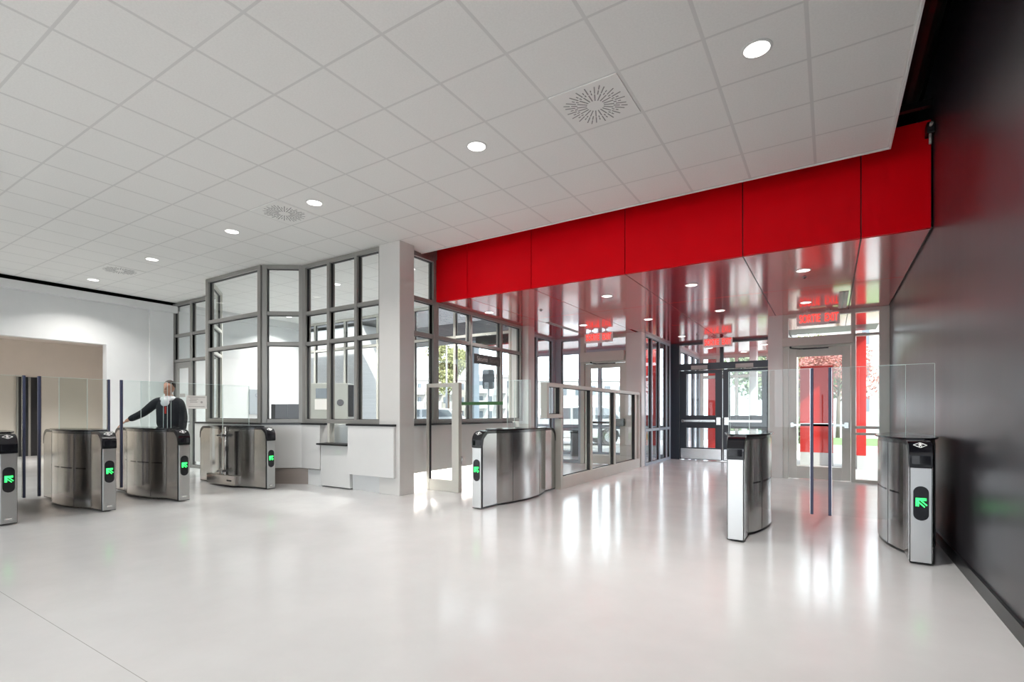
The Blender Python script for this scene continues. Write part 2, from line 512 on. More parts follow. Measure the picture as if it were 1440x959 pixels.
# red fascia and soffit
seams = [-4.94, -3.75, -2.31, -.87, .28]
xs = [-5.6] + seams + [XW - .012]
q = MB()
for a, b_ in zip(xs[:-1], xs[1:]):
    q.box(a+.005, 6.55, SZ+.004, b_-.005, 6.575, 4.17)
fas = struct(q.build('wall_fascia', M['red'], None, .002, 1), 'glossy red panel fascia above the entrance', 'wall')
boxo('backing', (-5.6, 6.576, SZ+.05, XW-.012, 6.60, 4.16), M['black'], fas)
q = MB()
ysm = [6.58, 8.70, 10.93]
for a, b_ in zip(xs[:-1], xs[1:]):
    a2 = -5.6 if a == -5.6 else a
    for ya, yb in zip(ysm[:-1], ysm[1:]):
        q.box(a2+.007, ya+.005, SZ, b_-.007, yb-.005, SZ+.02)
    if a > -3.8 and b_ < -.8: q.box(max(a, -3.70)+.007, 10.936, SZ, min(b_, -.82)-.007, 13.9, SZ+.02)
    else: q.box(a2+.007, 10.936, SZ, b_-.007, 12.9 if a > -1 else 13.9, SZ+.02)
q.box(-5.95, 9.56, SZ, -5.6, 13.9, SZ+.02)
q.box(-8.2, 11.5, SZ, -5.95, 13.9, SZ+.02)
q.box(-3.70, 13.905, SZ, -.82, 18.2, SZ+.02)
sof = struct(q.build('ceiling_soffit', M['red_soffit']), 'glossy red panel soffit over the entrance', 'ceiling')
q = MB(); q.box(-8.3, 11.4, SZ+.021, -5.9, 14.0, SZ+.35); q.box(-5.98, 9.3, SZ+.021, XW, 14.0, SZ+.30); q.box(-5.6, 6.61, SZ+.021, XW, 9.3, SZ+.10); q.box(-3.75, 14.0, SZ+.021, -.78, 18.3, SZ+.3)
q.build('backing', M['black'], sof)
q = MB()
for x in seams: q.box(x-.0068, 6.59, SZ+.003, x+.0068, 10.93, SZ+.0205)
for y in (8.70, 10.933): q.box(-5.58, y-.0045, SZ+.003, XW-.02, y+.0045, SZ+.0205)
q.build('seam_gasket', M['black'], sof)
# dark perforated reveal along the widest seam
q = MB()
for k in range(60): q.box(.272, 6.62+k*.072, SZ-.002, .288, 6.655+k*.072, SZ+.001)
q.build('perforated_seam', M['black'], sof)

struct(boxo('wall_light_stop_front', (-5.95, 11.3, SZ+.31, 1.1, 11.5, 4.69), M['plenum']), 'added black closure keeping sky light out above the red soffit', 'wall')  # these closures are added to stop sky light leaking into the plenum
struct(boxo('wall_light_stop_booth', (-13.2, 9.45, CZ+.08, -5.95, 9.6, 4.69), M['plenum']), 'added black closure keeping sky light out above the booth', 'wall')
struct(boxo('wall_light_stop_side', (-5.97, 9.5, SZ+.36, -5.80, 11.4, 4.69), M['plenum']), 'added black closure keeping sky light out beside the soffit void', 'wall')
# dark conduit bracket beside the fascia corner
t = thing('conduit_bracket', 'small dark conduit clamp at the top right corner of the red fascia', 'bracket', (.835, 6.46, 4.0))
q = MB(); q.box(-.03, -.05, -.02, .035, .085, .09); q.build('clamp_body', M['black'], t, .006)
q = MB(); q.tube((0, -.02, .02), (0, -.02, -.12), .012); q.tube((0, -.1, .05), (0, .05, .05), .014); q.build('cable', M['grey_plastic'], t)

# column and pillar
struct(boxo('wall_column', (-5.82, 5.49, 0, -5.39, 5.80, CZ), M['column'], None, .004), 'square white column at the booth corner', 'column')
struct(boxo('wall_pillar', (-5.82, 9.30, 0, -5.39, 9.56, SZ), M['column'], None, .004), 'square white pillar between glazing and entrance', 'column')

# ---------------------------------------------------------------- booth glazing
AL = M['alu']
bA, bB, bC = (-10.13, 5.17), (-8.33, 5.17), (-7.76, 5.58)
curtain('window_1', 'wide grey framed glazing at the front of the booth bay', 'window', bA, bB, 1.06, CZ, [], [2.97, 2.44], AL, .065, .12, end=(.08, .09))
curtain('window_2', 'narrow angled grey framed glazing of the booth bay', 'window', bB, bC, 1.06, CZ, [], [2.96, 2.43], AL, .065, .12, end=(.08, .08))
curtain('window_3', 'grey framed grid glazing between booth bay and column', 'window', bC, (-5.82, 5.58), 1.06, CZ, [.70, 1.37], [2.95, 2.425], AL, .065, .12, end=(.10, .05))
curtain('window_4', 'angled side glazing of the booth bay', 'window', (-11.05, 5.86), bA, 1.06, CZ, [], [2.97, 2.44], M['alu_light'], .065, .12)  # paler frame colour stands in for daylight from inside the bay
# pay opening below the middle lite of window_3 (glass drops to the ledge)
q = MB(); q.box(-7.09, 5.53, .74, -7.03, 5.63, 1.06); q.box(-6.50, 5.53, .74, -6.45, 5.63, 1.06)
ow = struct(q.build('window_5', M['alu_light']), 'low pay opening under the booth glazing', 'window')
boxo('glass_pane', (-7.03, 5.575, .745, -6.50, 5.585, 1.06), M['glass'], ow)

# partition with door at far left
pw = curtain('window_6', 'tall grey glazing beside the far left office door', 'window', (-13.0, 5.87), (-11.05, 5.87), 0, CZ-.02, [.82], [3.03, 2.44], AL, .06, .11, skip=[(0, 0)])
q = MB(); q.box(-12.12, 5.83, 1.66, -11.1, 5.91, 1.72); q.box(-12.12, 5.83, .87, -11.1, 5.91, .93); q.build('lower_rail', AL, pw)
q = MB()
for b_ in ((-12.93, 5.84, .02, -12.83, 5.89, 2.40), (-12.33, 5.84, .02, -12.23, 5.89, 2.40), (-12.83, 5.84, 2.27, -12.33, 5.89, 2.40), (-12.83, 5.84, .02, -12.33, 5.89, .25)): q.box(*b_)
d1 = struct(q.build('door_1', AL, None, .003, 1), 'grey framed glass office door at the far left', 'door')
boxo('glass_pane', (-12.83, 5.86, .25, -12.33, 5.87, 2.27), M['glass'], d1)
q = MB(); q.tube((-12.28, 5.84, 1.03), (-12.28, 5.79, 1.03), .012); q.tube((-12.28, 5.79, 1.03), (-12.42, 5.79, 1.03), .010); q.box(-12.31, 5.83, .98, -12.25, 5.84, 1.2)
q.build('door_handle', M['chrome'], d1)
dp = boxo('door_plate', (-12.76, 5.85, 1.60, -12.50, 5.857, 1.68), M['grey_plastic'], d1)
text_mesh('plate_letters', 'B-12', .05, M['ink'], dp, (-12.63, 5.849, 1.64), (PI/2, 0, 0)) if False else None

# side glazing of the booth (X = -5.6)
curtain('window_7', 'tall grey glazing behind the column beside the red fascia', 'window', (-5.6, 5.80), (-5.6, 6.50), 1.06, CZ, [], [3.06, 2.50], AL, .07, .12)
curtain('window_8', 'grey framed side glazing of the booth looking outside', 'window', (-5.6, 6.50), (-5.6, 9.30), 1.06, SZ, [.98, 2.0], [2.50], AL, .06, .12)
struct(boxo('trim_5', (-5.66, 6.14, CZ, -5.57, 6.55, 4.2), AL), 'grey head above the side glazing', 'trim')
# booth back glazing and room
curtain('window_9', 'pale rear glazing of the booth seen through its front panes', 'window', (-13.0, 9.36), (-5.84, 9.36), 1.0, CZ, [.5, 1.78, 3.05, 4.32, 5.6], [3.0], M['alu_light'], .06, .10)
struct(boxo('wall_booth_back', (-13.2, 9.31, 0, -5.84, 9.41, 1.0), M['white_wall']), 'white wall under the rear booth windows', 'wall')
# low walls with toe recess
LW = M['counter']
for nm, poly, z0, z1 in (('recessed white base left of the pay ledge', [(-7.62, 5.55), (-7.245, 5.55), (-7.245, 5.71), (-7.62, 5.71)], 0, .26),
                         ('recessed white base under the column counter', [(-6.49, 5.55), (-5.83, 5.55), (-5.83, 5.71), (-6.49, 5.71)], 0, .255),
                         ('white base wall under the front booth glazing', [(-11.0, 5.36), (-8.25, 5.36), (-8.29, 5.43), (-11.0, 5.43)], .30, 1.04),
                         ('white base wall under the angled booth glazing', [(-8.25, 5.36), (-7.68, 5.72), (-7.72, 5.80), (-8.29, 5.43)], .30, 1.04),
                         ('white base wall under the grid glazing', [(-7.68, 5.72), (-5.83, 5.72), (-5.83, 5.80), (-7.72, 5.80)], 0, 1.04),
                         ('white base wall under the booth side glazing', [(-5.82, 5.81), (-5.73, 5.81), (-5.73, 9.30), (-5.82, 9.30)], 0, 1.04)):
    q = MB(); q.prism(poly, z0, z1)
    struct(q.build('wall_booth_base', M['white_wall']), nm, 'wall')
q2 = MB(); q2.prism([(-10.6, 5.24), (-8.2, 5.24), (-7.62, 5.56), (-7.62, 5.80), (-8.3, 5.43), (-10.6, 5.43)], 0, .275)
struct(q2.build('wall_booth_plinth', mat('taupe_plinth', (.30, .26, .24), .5)), 'taupe recessed plinth of the booth bay', 'wall')

def rebase(o, x, y):     # move an object's origin to a floor point without moving its geometry
    me = o.data
    me.transform(Matrix.Translation((-x, -y, 0)))
    o.location = (x, y, 0)
    return o

# booth counters: things
def counter(name, label, poly, z0, z1, top=None, base=None):
    cx = sum(p[0] for p in poly)/len(poly); cy = sum(p[1] for p in poly)/len(poly)
    t = thing(name, label, 'counter', (cx, cy, 0))
    q = MB(); q.prism([(x-cx, y-cy) for x, y in poly], z0, z1); q.build('front_panel', LW, t, .003, 1)
    if top:
        q = MB(); q.prism([(x-cx, y-cy) for x, y in top], z1, z1+.03); q.build('countertop', M['black'], t, .003, 1)
    return t
counter('booth_counter', 'white booth counter with black top wrapping the glazed bay',
        [(-10.55, 5.115), (-8.30, 5.115), (-7.73, 5.50), (-7.24, 5.50), (-7.24, 5.69), (-7.66, 5.69), (-8.24, 5.31), (-10.55, 5.31)], .28, 1.03,
        [(-10.58, 5.10), (-8.29, 5.10), (-7.72, 5.48), (-7.10, 5.48), (-7.10, 5.62), (-7.75, 5.62), (-8.33, 5.23), (-10.58, 5.23)])
counter('booth_counter', 'white counter panel with black top against the white column',
        [(-6.48, 5.44), (-5.465, 5.44), (-5.465, 5.487), (-5.83, 5.487), (-5.83, 5.69), (-6.48, 5.69)], .26, 1.03,
        [(-6.50, 5.42), (-5.455, 5.42), (-5.455, 5.487), (-5.83, 5.487), (-5.83, 5.60), (-6.50, 5.60)])
counter('service_ledge', 'low black topped pay ledge between the two white counters',
        [(-7.22, 5.50), (-6.50, 5.50), (-6.50, 5.70), (-7.22, 5.70)], .02, .70,
        [(-7.235, 5.42), (-6.50, 5.42), (-6.50, 5.70), (-7.235, 5.70)])
counter('booth_counter', 'white counter with black top along the booth side glazing',
        [(-5.66, 5.83), (-5.54, 5.83), (-5.54, 8.83), (-5.66, 8.83)], .28, 1.03,
        [(-5.70, 5.83), (-5.50, 5.83), (-5.50, 8.84), (-5.70, 8.84)])
# end of that counter: white gap then pale end
# LED strips in the toe recess under the side counter and bay corner
def strip(label, x0, y0, x1, y1, w=25):
    t = thing('led_strip', label, 'light strip', ((x0+x1)/2, (y0+y1)/2, .262))
    ln = math.hypot(x1-x0, y1-y0); a = math.atan2(y1-y0, x1-x0)
    t.rotation_euler = (0, 0, a)
    boxo('channel', (-ln/2, -.012, 0, ln/2, .012, .018), M['white_plastic'], t)
    boxo('diffuser', (-ln/2+.01, -.009, -.004, ln/2-.01, .009, 0), M['led_strip'], t)
    ld = bpy.data.lights.new('strip_light', 'AREA'); ld.shape = 'RECTANGLE'; ld.size = ln; ld.size_y = .03; ld.energy = w
    ld.color = (1, .95, .88)
    lo = bpy.data.objects.new('strip_light', ld); COL.objects.link(lo); lo.parent = t; lo.location = (0, 0, -.01)
strip('white light strip under the counter along the booth side glazing', -5.62, 5.9, -5.62, 8.75, 22)

# ---------------------------------------------------------------- front facade around the entrance
LB = M['alu_light']
curtain('window_10', 'tall glazing between white pillar and entrance corner', 'window', (-5.9, 9.56), (-5.9, 11.45), 0, SZ, [.95], [.83], M['alu_blue'], .06, .11, end=(.06, .16))
curtain('window_11', 'tall glazing beside the white exit door', 'window', (-5.9, 11.5), (-5.16, 11.5), 0, SZ, [], [.83], M['alu_blue'], .06, .11, end=(.2, .06))
def swing_door(name, label, x0, x1, y, fm, top=2.42, stile=.15, botrail=.24, midrail=None, lite_top=2.30, handle='bar', hx=None):
    q = MB()
    q.box(x0, y-.025, .012, x0+stile, y+.025, top); q.box(x1-stile, y-.025, .012, x1, y+.025, top)
    q.box(x0+stile, y-.025, lite_top, x1-stile, y+.025, top); q.box(x0+stile, y-.025, .012, x1-stile, y+.025, botrail)
    if midrail: q.box(x0+stile, y-.025, midrail[0], x1-stile, y+.025, midrail[1])
    o = struct(q.build(name, fm, None, .003, 1), label, 'door')
    if midrail:
        boxo('glass_pane', (x0+stile, y-.005, midrail[1], x1-stile, y+.005, lite_top), M['glass'], o)
        boxo('glass_pane', (x0+stile, y-.005, botrail, x1-stile, y+.005, midrail[0]), M['glass'], o)
    else:
        boxo('glass_pane', (x0+stile, y-.005, botrail, x1-stile, y+.005, lite_top), M['glass'], o)
    return o
def operator(parent, x0, x1, y, z0, z1, fm, armx, d=.12):
    o = boxo('door_operator', (x0, y-d, z0, x1, y, z1), fm, parent, .006)
    q = MB()
    q.tube((armx, y-.07, z0), (armx, y-.07, z0-.03), .018); q.tube((armx, y-.07, z0-.03), (armx+.16, y-.12, z0-.06), .011)
    q.tube((armx+.16, y-.12, z0-.06), (armx+.42, y-.04, z0-.05), .009); q.box(armx+.2, y-.05, z0-.065, armx+.6, y-.026, z0-.045)
    q.build('operator_arm', M['black'], o)
    return o
# white exit door (left)
q = MB()
q.box(-5.16, 11.44, 0, -5.06, 11.56, SZ); q.box(-4.02, 11.44, 0, -3.98, 11.56, SZ)
q.box(-5.06, 11.44, SZ-.07, -4.02, 11.56, SZ); q.box(-5.06, 11.44, 2.43, -4.02, 11.56, 2.70)
fr = struct(q.build('trim_6', LB, None, .003, 1), 'pale frame round the left exit door', 'door frame')
boxo('glass_pane', (-5.06, 11.495, 2.70, -4.02, 11.505, SZ-.07), M['glass'], fr)
dA = swing_door('door_2', 'pale glass exit door left of the black doors', -5.05, -4.03, 11.5, LB, stile=.14, lite_top=2.31)
operator(dA, -5.12, -4.02, 11.43, 2.46, 2.69, LB, -4.85)
q = MB(); q.box(-4.95, 11.40, .98, -4.12, 11.43, 1.03); q.box(-4.24, 11.39, .93, -4.05, 11.475, 1.10); q.box(-5.0, 11.4, .95, -4.94, 11.475, 1.06)
q.build('push_bar', M['steel_dark'], dA)
struct(boxo('wall_pier_left', (-3.98, 11.38, 0, -3.62, 11.62, SZ), M['column'], None, .003), 'pale pier between exit door and recess', 'wall')
# recess side glazing
curtain('window_12', 'pale blue side glazing of the recess left of the black doors', 'window', (-3.66, 11.62), (-3.66, 13.85), 0, SZ, [.55, 1.2, 1.85], [.83], M['alu_blue'], .06, .10)
# black double doors
NV = M['navy_frame']; YB = 13.9
q = MB()
q.box(-3.66, YB-.06, 0, -3.385, YB+.06, SZ); q.box(-1.24, YB-.06, 0, -.86, YB+.06, SZ)
q.box(-3.385, YB-.06, SZ-.06, -1.24, YB+.06, SZ); q.box(-3.385, YB-.06, 2.36, -1.24, YB+.06, 2.53); q.box(-2.37, YB-.06, 2.53, -2.29, YB+.06, SZ-.06)
fr = struct(q.build('trim_7', NV, None, .004, 1), 'black frame and transom of the double doors', 'door frame')
boxo('glass_pane', (-3.385, YB-.005, 2.53, -2.37, YB+.005, SZ-.06), M['glass'], fr)
boxo('glass_pane', (-2.29, YB-.005, 2.53, -1.24, YB+.005, SZ-.06), M['glass'], fr)
for nm, lab, x0, x1, hx in (('door_3', 'left leaf of the black double doors with steel kick plate', -3.38, -2.32, -2.4), ('door_4', 'right leaf of the black double doors behind the gate glass', -2.31, -1.245, -2.2)):
    dd = swing_door(nm, lab, x0, x1, YB, NV, top=2.35, stile=.17, botrail=.33, midrail=(.84, 1.17), lite_top=2.26)
    boxo('kick_plate', (x0+.03, YB-.032, .03, x1-.03, YB-.026, .30), M['chrome'], dd)
    q = MB(); q.box(x0+.08, YB-.09, 1.0, x1-.16, YB-.055, 1.055); q.box(hx-.05 if hx < -2.31 else hx-.06, YB-.10, .93, hx+.05, YB-.026, 1.12); q.box(x0+.06, YB-.09, .99, x0+.11, YB-.026, 1.065)
    q.build('push_bar', M['chrome'], dd)
    cm = (x0+x1)/2
    q = MB(); q.box(cm-.22, YB-.12, 2.37, cm+.18, YB-.061, 2.47); q.box(cm-.03, YB-.11, 2.33, cm+.15, YB-.09, 2.345); q.tube((cm, YB-.09, 2.37), (cm, YB-.10, 2.335), .015)
    q.build('door_closer', M['grey_plastic'], dd, .004)
# recess right wall and pier
struct(boxo('wall_pier_right', (-1.0, 10.87, 0, -.75, 11.07, SZ), M['column'], None, .003), 'pale pier left of the right exit door', 'wall')
curtain('window_13', 'pale side glazing of the recess right of the black doors', 'window', (-.86, 11.07), (-.86, 13.84), 0, SZ, [.9, 1.8], [.83], M['alu_light'], .06, .10)
# right exit door
q = MB()
q.box(-.75, 10.89, 0, -.66, 11.01, SZ); q.box(.32, 10.89, 0, .385, 11.01, SZ); q.box(.73, 10.89, 0, XW, 11.01, SZ)
q.box(-.66, 10.89, SZ-.07, .32, 11.01, SZ); q.box(.385, 10.89, SZ-.07, .73, 11.01, SZ)
q.box(-.66, 10.89, 2.44, .32, 11.01, 2.63); q.box(.385, 10.89, 2.60, .73, 11.01, 2.64); q.box(.385, 10.89, 0, .73, 11.01, .05)
q.box(.385, 10.9, .84, .73, 11.0, .88); q.box(.385, 10.9, .95, .73, 11.0, 1.0)
LR = M['alu_light']
fr = struct(q.build('trim_8', LR, None, .003, 1), 'pale frame round the right exit door and sidelight', 'door frame')
boxo('glass_pane', (-.66, 10.945, 2.63, .32, 10.955, SZ-.07), M['glass'], fr)
boxo('glass_pane', (.385, 10.945, .05, .73, 10.955, 2.60), M['glass'], fr)
boxo('glass_pane', (.385, 10.945, 2.64, .73, 10.955, SZ-.07), M['glass'], fr)
dR = swing_door('door_6', 'pale glass exit door at the right by the charcoal wall', -.655, .315, 10.95, LR, top=2.435, stile=.13, botrail=.24, lite_top=2.28)
operator(dR, -.755, .35, 10.88, 2.47, 2.63, LR, -.62)
q = MB(); q.box(-.58, 10.86, .99, .24, 10.885, 1.03); q.box(-.46, 10.86, .99, .05, 10.90, 1.045); q.box(.22, 10.85, .96, .28, 10.925, 1.06); q.box(-.62, 10.87, .97, -.57, 10.925, 1.05)
q.build('push_bar', M['chrome'], dR)

# ---------------------------------------------------------------- vestibule and outer glazing
curtain('window_14', 'blue grey outer glazing behind the left exit door', 'window', (-8.2, 13.9), (-3.66, 13.9), 0, SZ, [1.3, 2.55, 3.75], [.83], M['alu_blue'], .09, .12)
curtain('window_15', 'side glazing of the vestibule beyond the black doors', 'window', (-3.66, 14.0), (-3.66, 17.5), 0, SZ, [.9, 1.8, 2.7], [.83], M['alu_blue'], .09, .12)
curtain('window_16', 'end glazing of the vestibule beyond the black doors', 'window', (-3.6, 17.5), (-.86, 17.5), 0, SZ, [.55, 1.1, 2.0], [2.4], M['alu_light'], .09, .12)
curtain('window_17', 'right glazing of the vestibule beyond the black doors', 'window', (-.86, 14.0), (-.86, 17.5), 0, SZ, [1.1, 2.2], [.83], M['alu_light'], .09, .12)
struct(boxo('wall_vestibule', (-1.9, 15.6, .0, -1.72, 15.9, SZ), M['white_wall']), 'white post in the vestibule', 'wall')

# ================================================================== LIGHTS IN THE CEILINGS
def downlight(label, x, y, z, w, r=.085, group='recessed downlights', col=(1, .97, .93), spread=116):
    t = thing('downlight', label, 'downlight', (x, y, z), 0, group)
    q = MB()
    n = 28
    # ring
    prof = [(r, -.001), (r, -.006), (r+.016, -.004), (r+.018, 0)]
    rings = []
    for rr, zz in prof:
        rings.append([q.bm.verts.new((rr*math.cos(2*PI*k/n), rr*math.sin(2*PI*k/n), zz)) for k in range(n)])
    for a, b_ in zip(rings[:-1], rings[1:]):
        for k in range(n): q.bm.faces.new((a[k], a[(k+1) % n], b_[(k+1) % n], b_[k]))
    q.build('trim_ring', M['white_plastic'], t)
    q = MB(); q.lathe([(r-.001, -.0035), (r-.001, -.0015)], n); q.build('lens', M['lamp_on'], t)
    ld = bpy.data.lights.new('lamp', 'AREA'); ld.shape = 'DISK'; ld.size = r*1.8; ld.energy = w; ld.color = col; ld.spread = math.radians(spread)
    lo = bpy.data.objects.new('lamp', ld); COL.objects.link(lo); lo.parent = t; lo.location = (0, 0, -.012)
    return t
YL = 3.96
names6 = ['nearest the charcoal wall', 'second from the charcoal wall', 'third from the charcoal wall', 'fourth from the charcoal wall', 'fifth from the charcoal wall', 'nearest the left bulkhead']
for (x, nm, k) in zip((-.435, -2.872, -5.315, -7.14, -9.56, -11.98), names6, (2.6, 1.9, 1.2, .9, 1.1, 2.0)):
    downlight('round recessed downlight in the white tile ceiling, ' + nm, x, YL, CZ, DOWN_W*k, .085, 'downlights in the white tile ceiling', spread=126)
for yy in (-.93, -5.81):
    for x, k in ((-.435, 2.2), (-2.872, 1.8), (-5.315, .9), (-7.75, .5), (-10.2, .4), (-12.0, .5)):
        downlight('recessed downlight in the tile ceiling behind the viewer', x, yy, CZ, DOWN_W*k, .085, 'downlights behind the viewer', spread=160)
sl = [(-.29, 7.62, 'front row, nearest the charcoal wall'), (-1.69, 7.62, 'front row, second from the charcoal wall'), (-2.98, 7.62, 'front row, third from the charcoal wall'), (-5.30, 7.7, 'front row, beside the booth glazing'),
      (-.34, 9.85, 'just in front of the right exit sign'), (-1.68, 9.8, 'back row, second from the charcoal wall'), (-3.03, 9.95, 'back row, third from the charcoal wall'), (-4.39, 9.88, 'just left of the left exit sign'),
      (-3.02, 12.6, 'in the recess left of the middle exit sign')]
for x, y, nm in sl:
    downlight('small downlight in the glossy red soffit, ' + nm, x, y, SZ, 6.0, .075, 'downlights in the red soffit')
for x, y in ((-2.9, 15.3), (-1.5, 15.3), (-2.2, 16.8)):
    downlight('downlight in the red vestibule soffit beyond the black doors', x, y, SZ, 4.0, .085, 'downlights in the vestibule')
for x, y in ((-12.2, 8.3), (-10.9, 6.7), (-9.6, 8.3), (-8.3, 6.7), (-7.0, 8.3), (-6.3, 6.7)):  # lamps added to brighten the booth interior
    downlight('added downlight brightening the inside of the glazed booth', x, y, CZ, 62.0, .07, 'added downlights inside the booth', spread=126)
for x, y, in ((-16.5, 5.5), (-17.8, 1.5), (-17.8, -3)):
    downlight('downlight beyond the opening in the left wall', x, y, 3.3 , 95.0, .10, 'downlights beyond the left opening')

# swirl air diffusers
def diffuser(label, x, y):
    t = thing('air_diffuser', label, 'air vent', (x, y, CZ), 0, 'square swirl air diffusers')
    boxo('face_plate', (-.29, -.29, -.006, .29, .29, .0), M['ceiling_white'], t)
    q = MB()
    for k in range(40):
        a = 2*PI*k/40 + .04
        ln = .265 if k % 10 == 3 else (.25 if k % 2 == 0 else .21)
        r0 = .07 if k % 2 == 0 else .15
        mx_ = Matrix.Rotation(a, 4, 'Z')
        for (u, v) in ((r0, (r0+ln)/2-.006), ((r0+ln)/2+.006, ln)):
            q.box(u, -.0045, -.0075, v, .0045, -.006, None, mx_)
    q.build('slots', M['slot_grey'], t)
diffuser('white swirl air diffuser in the tile ceiling nearest the viewer', GX-2.5*T, YL)
diffuser('white swirl air diffuser in the tile ceiling above the booth bay', GX-9.5*T, YL)
diffuser('white swirl air diffuser in the tile ceiling far left', GX-17.5*T, YL)

# slot vents and small sensors in the soffit
t = thing('slot_vent', 'narrow slot vent in the red soffit beside the right exit sign', 'air vent', (.185, 9.98, SZ))
boxo('vent_frame', (-.06, -.72, -.006, .06, .72, 0), M['grey_plastic'], t); boxo('slot', (-.015, -.70, -.009, .015, .70, -.005), M['black'], t)
t = thing('slot_vent', 'narrow slot vent in the red soffit near the left glazing', 'air vent', (-4.86, 9.92, SZ))
boxo('vent_frame', (-.05, -.76, -.006, .05, .76, 0), M['grey_plastic'], t); boxo('slot', (-.015, -.74, -.009, .015, .74, -.005), M['black'], t)
for x, y, nm in ((-4.39, 8.02, 'near the booth glazing'), (-.29, 8.0, 'behind the right front downlight'), (-2.64, 12.45, 'in front of the black doors')):
    t = thing('sprinkler_head', 'tiny concealed sprinkler cap in the red soffit ' + nm, 'sprinkler', (x, y, SZ), 0, 'sprinkler caps in the red soffit')
    q = MB(); q.lathe([(.032, -.004), (.036, 0)], 18); q.build('cover_plate', M['grey_plastic'], t)
    q = MB(); q.lathe([(.012, -.022), (.016, -.004)], 12); q.build('nozzle', M['ink'], t)

# exit signs
def exit_sign(label, x, y, z, w=.66, h=.215):
    t = thing('exit_sign', label, 'exit sign', (x, y, z), 0, 'SORTIE EXIT signs')
    boxo('housing', (-w/2, -.03, -h, w/2, .03, 0), M['exit_housing'], t, .008)
    for xx in (-.17, .17):
        q = MB(); q.box(xx-.05, -.02, 0, xx+.05, .02, .025); q.tube((xx, 0, .02), (xx, 0, SZ-z), .010)
        q.build('mounting_bracket', M['white_plastic'], t)
    q = MB(); q.box(.17, -.034, -h+.012, .27, -.030, -h+.022); q.build('label_strip', M['ink'], t)
    text_mesh('letters', 'SORTIE', .205, M['exit_red'], t, (-.125, -.036, -h/2+.004), (PI/2, 0, 0), .50, .0005)
    text_mesh('letters', 'EXIT', .205, M['exit_red'], t, (.205, -.036, -h/2+.004), (PI/2, 0, 0), .50, .0005)
    return t
exit_sign('red lettered SORTIE EXIT sign hung before the right exit door', -.18, 10.66, 3.03)
exit_sign('red lettered SORTIE EXIT sign hung before the left exit door', -4.385, 10.70, 3.03)
exit_sign('red lettered SORTIE EXIT sign hung before the black double doors', -2.28, 13.0, 3.035)

# ================================================================== TURNSTILES
LT = 2.05
def hw(y):
    pts = [(0, .074), (.34, .078), (.46, .115), (.62, .165), (.80, .198), (1.03, .213), (1.25, .198), (1.43, .165), (1.59, .115), (1.71, .078), (LT, .074)]
    for (a, u), (b_, v) in zip(pts[:-1], pts[1:]):
        if y <= b_: 
            t_ = (y-a)/(b_-a); return u + (v-u)*t_
    return .074
def hws(y):
    if y < .34 or y > 1.71: return .077
    # circular bulge
    c = (y-1.025)/.685
    e = max(0.0, 1-c*c)
    return .077 + .138*(e**.85 if c < 0 else e**1.25)
def endtop(y, inset=0.0, top=.985, R=.13):
    """height of the rounded side profile at distance y"""
    a = inset; b_ = LT-inset
    if y < a+R: d = a+R-y
    elif y > b_-R: d = y-(b_-R)
    else: return top
    return top-R+math.sqrt(max(0, R*R-d*d))
def side_profile(inset, z0, top, R):
    pts = []
    a, b_ = inset, LT-inset
    pts.append((a, z0)); pts.append((b_, z0)); 
    for k in range(9):
        t_ = PI/2*k/8
        pts.append((b_-R+R*math.cos(t_), top-R+R*math.sin(t_)))
    for k in range(9):
        t_ = PI/2+PI/2*k/8
        pts.append((a+R+R*math.cos(t_), top-R+R*math.sin(t_)))
    return pts

YZ = Matrix(((0, 0, 1, 0), (1, 0, 0, 0), (0, 1, 0, 0), (0, 0, 0, 1)))   # prism drawn in (y,z), extruded along x

def side_shell(sgn, hinge=False):
    q = MB(); ns = 64
    rows = []
    ys = [.022 + (LT-.044)*k/ns for k in range(ns+1)]
    ys = sorted(set([round(y, 4) for y in ys] + [.338, .345, 1.705, 1.712, .03, .045, .065, .09, .12, LT-.03, LT-.045, LT-.065, LT-.09, LT-.12]))
    for y in ys:
        x = sgn*hws(y)
        zt = endtop(y, .022, .962, .115)
        zb = .03
        if hinge: zt_ = zt
        rows.append([(x, y, zb), (x, y, zt), (sgn*.05, y, zt), (sgn*.05, y, zb)])
    outer = [(q.bm.verts.new(r_[0]), q.bm.verts.new(r_[1])) for r_ in rows]
    for a, b_ in zip(outer[:-1], outer[1:]):
        f = q.bm.faces.new((a[0], b_[0], b_[1], a[1])); f.smooth = True
    rest = [[q.bm.verts.new(p) for p in r_] for r_ in rows]
    for a, b_ in zip(rest[:-1], rest[1:]):
        for k in (1, 2, 3): q.bm.faces.new((a[k], b_[k], b_[(k+1) % 4], a[(k+1) % 4]))
    q.bm.faces.new(rest[0][::-1]); q.bm.faces.new(rest[-1])
    if sgn < 0:
        bmesh.ops.reverse_faces(q.bm, faces=q.bm.faces[:])
    q.keep = True
    return q

def arrow_mesh(flip=1):
    """arrow pointing up-left seen from the front (-y side); x right, z up, centred"""
    q = MB()
    def bar(x0, z0, x1, z1, w):
        a = math.atan2(z1-z0, x1-x0); ln = math.hypot(x1-x0, z1-z0)
        mx_ = Matrix.Translation((x0, 0, z0)) @ Matrix.Rotation(-a, 4, 'Y')
        q.box(0, -.002, -w/2, ln, 0, w/2, None, mx_)
    for o_ in (0, .012):
        bar(-.034, .030-o_, .034, .030-o_, .0085)
        bar(-.030+o_, .030, -.030+o_, -.034, .0085)
    for o_ in (-.007, .007):
        bar(-.024+o_, .024+o_, .030+o_, -.030+o_, .0085)
    return q

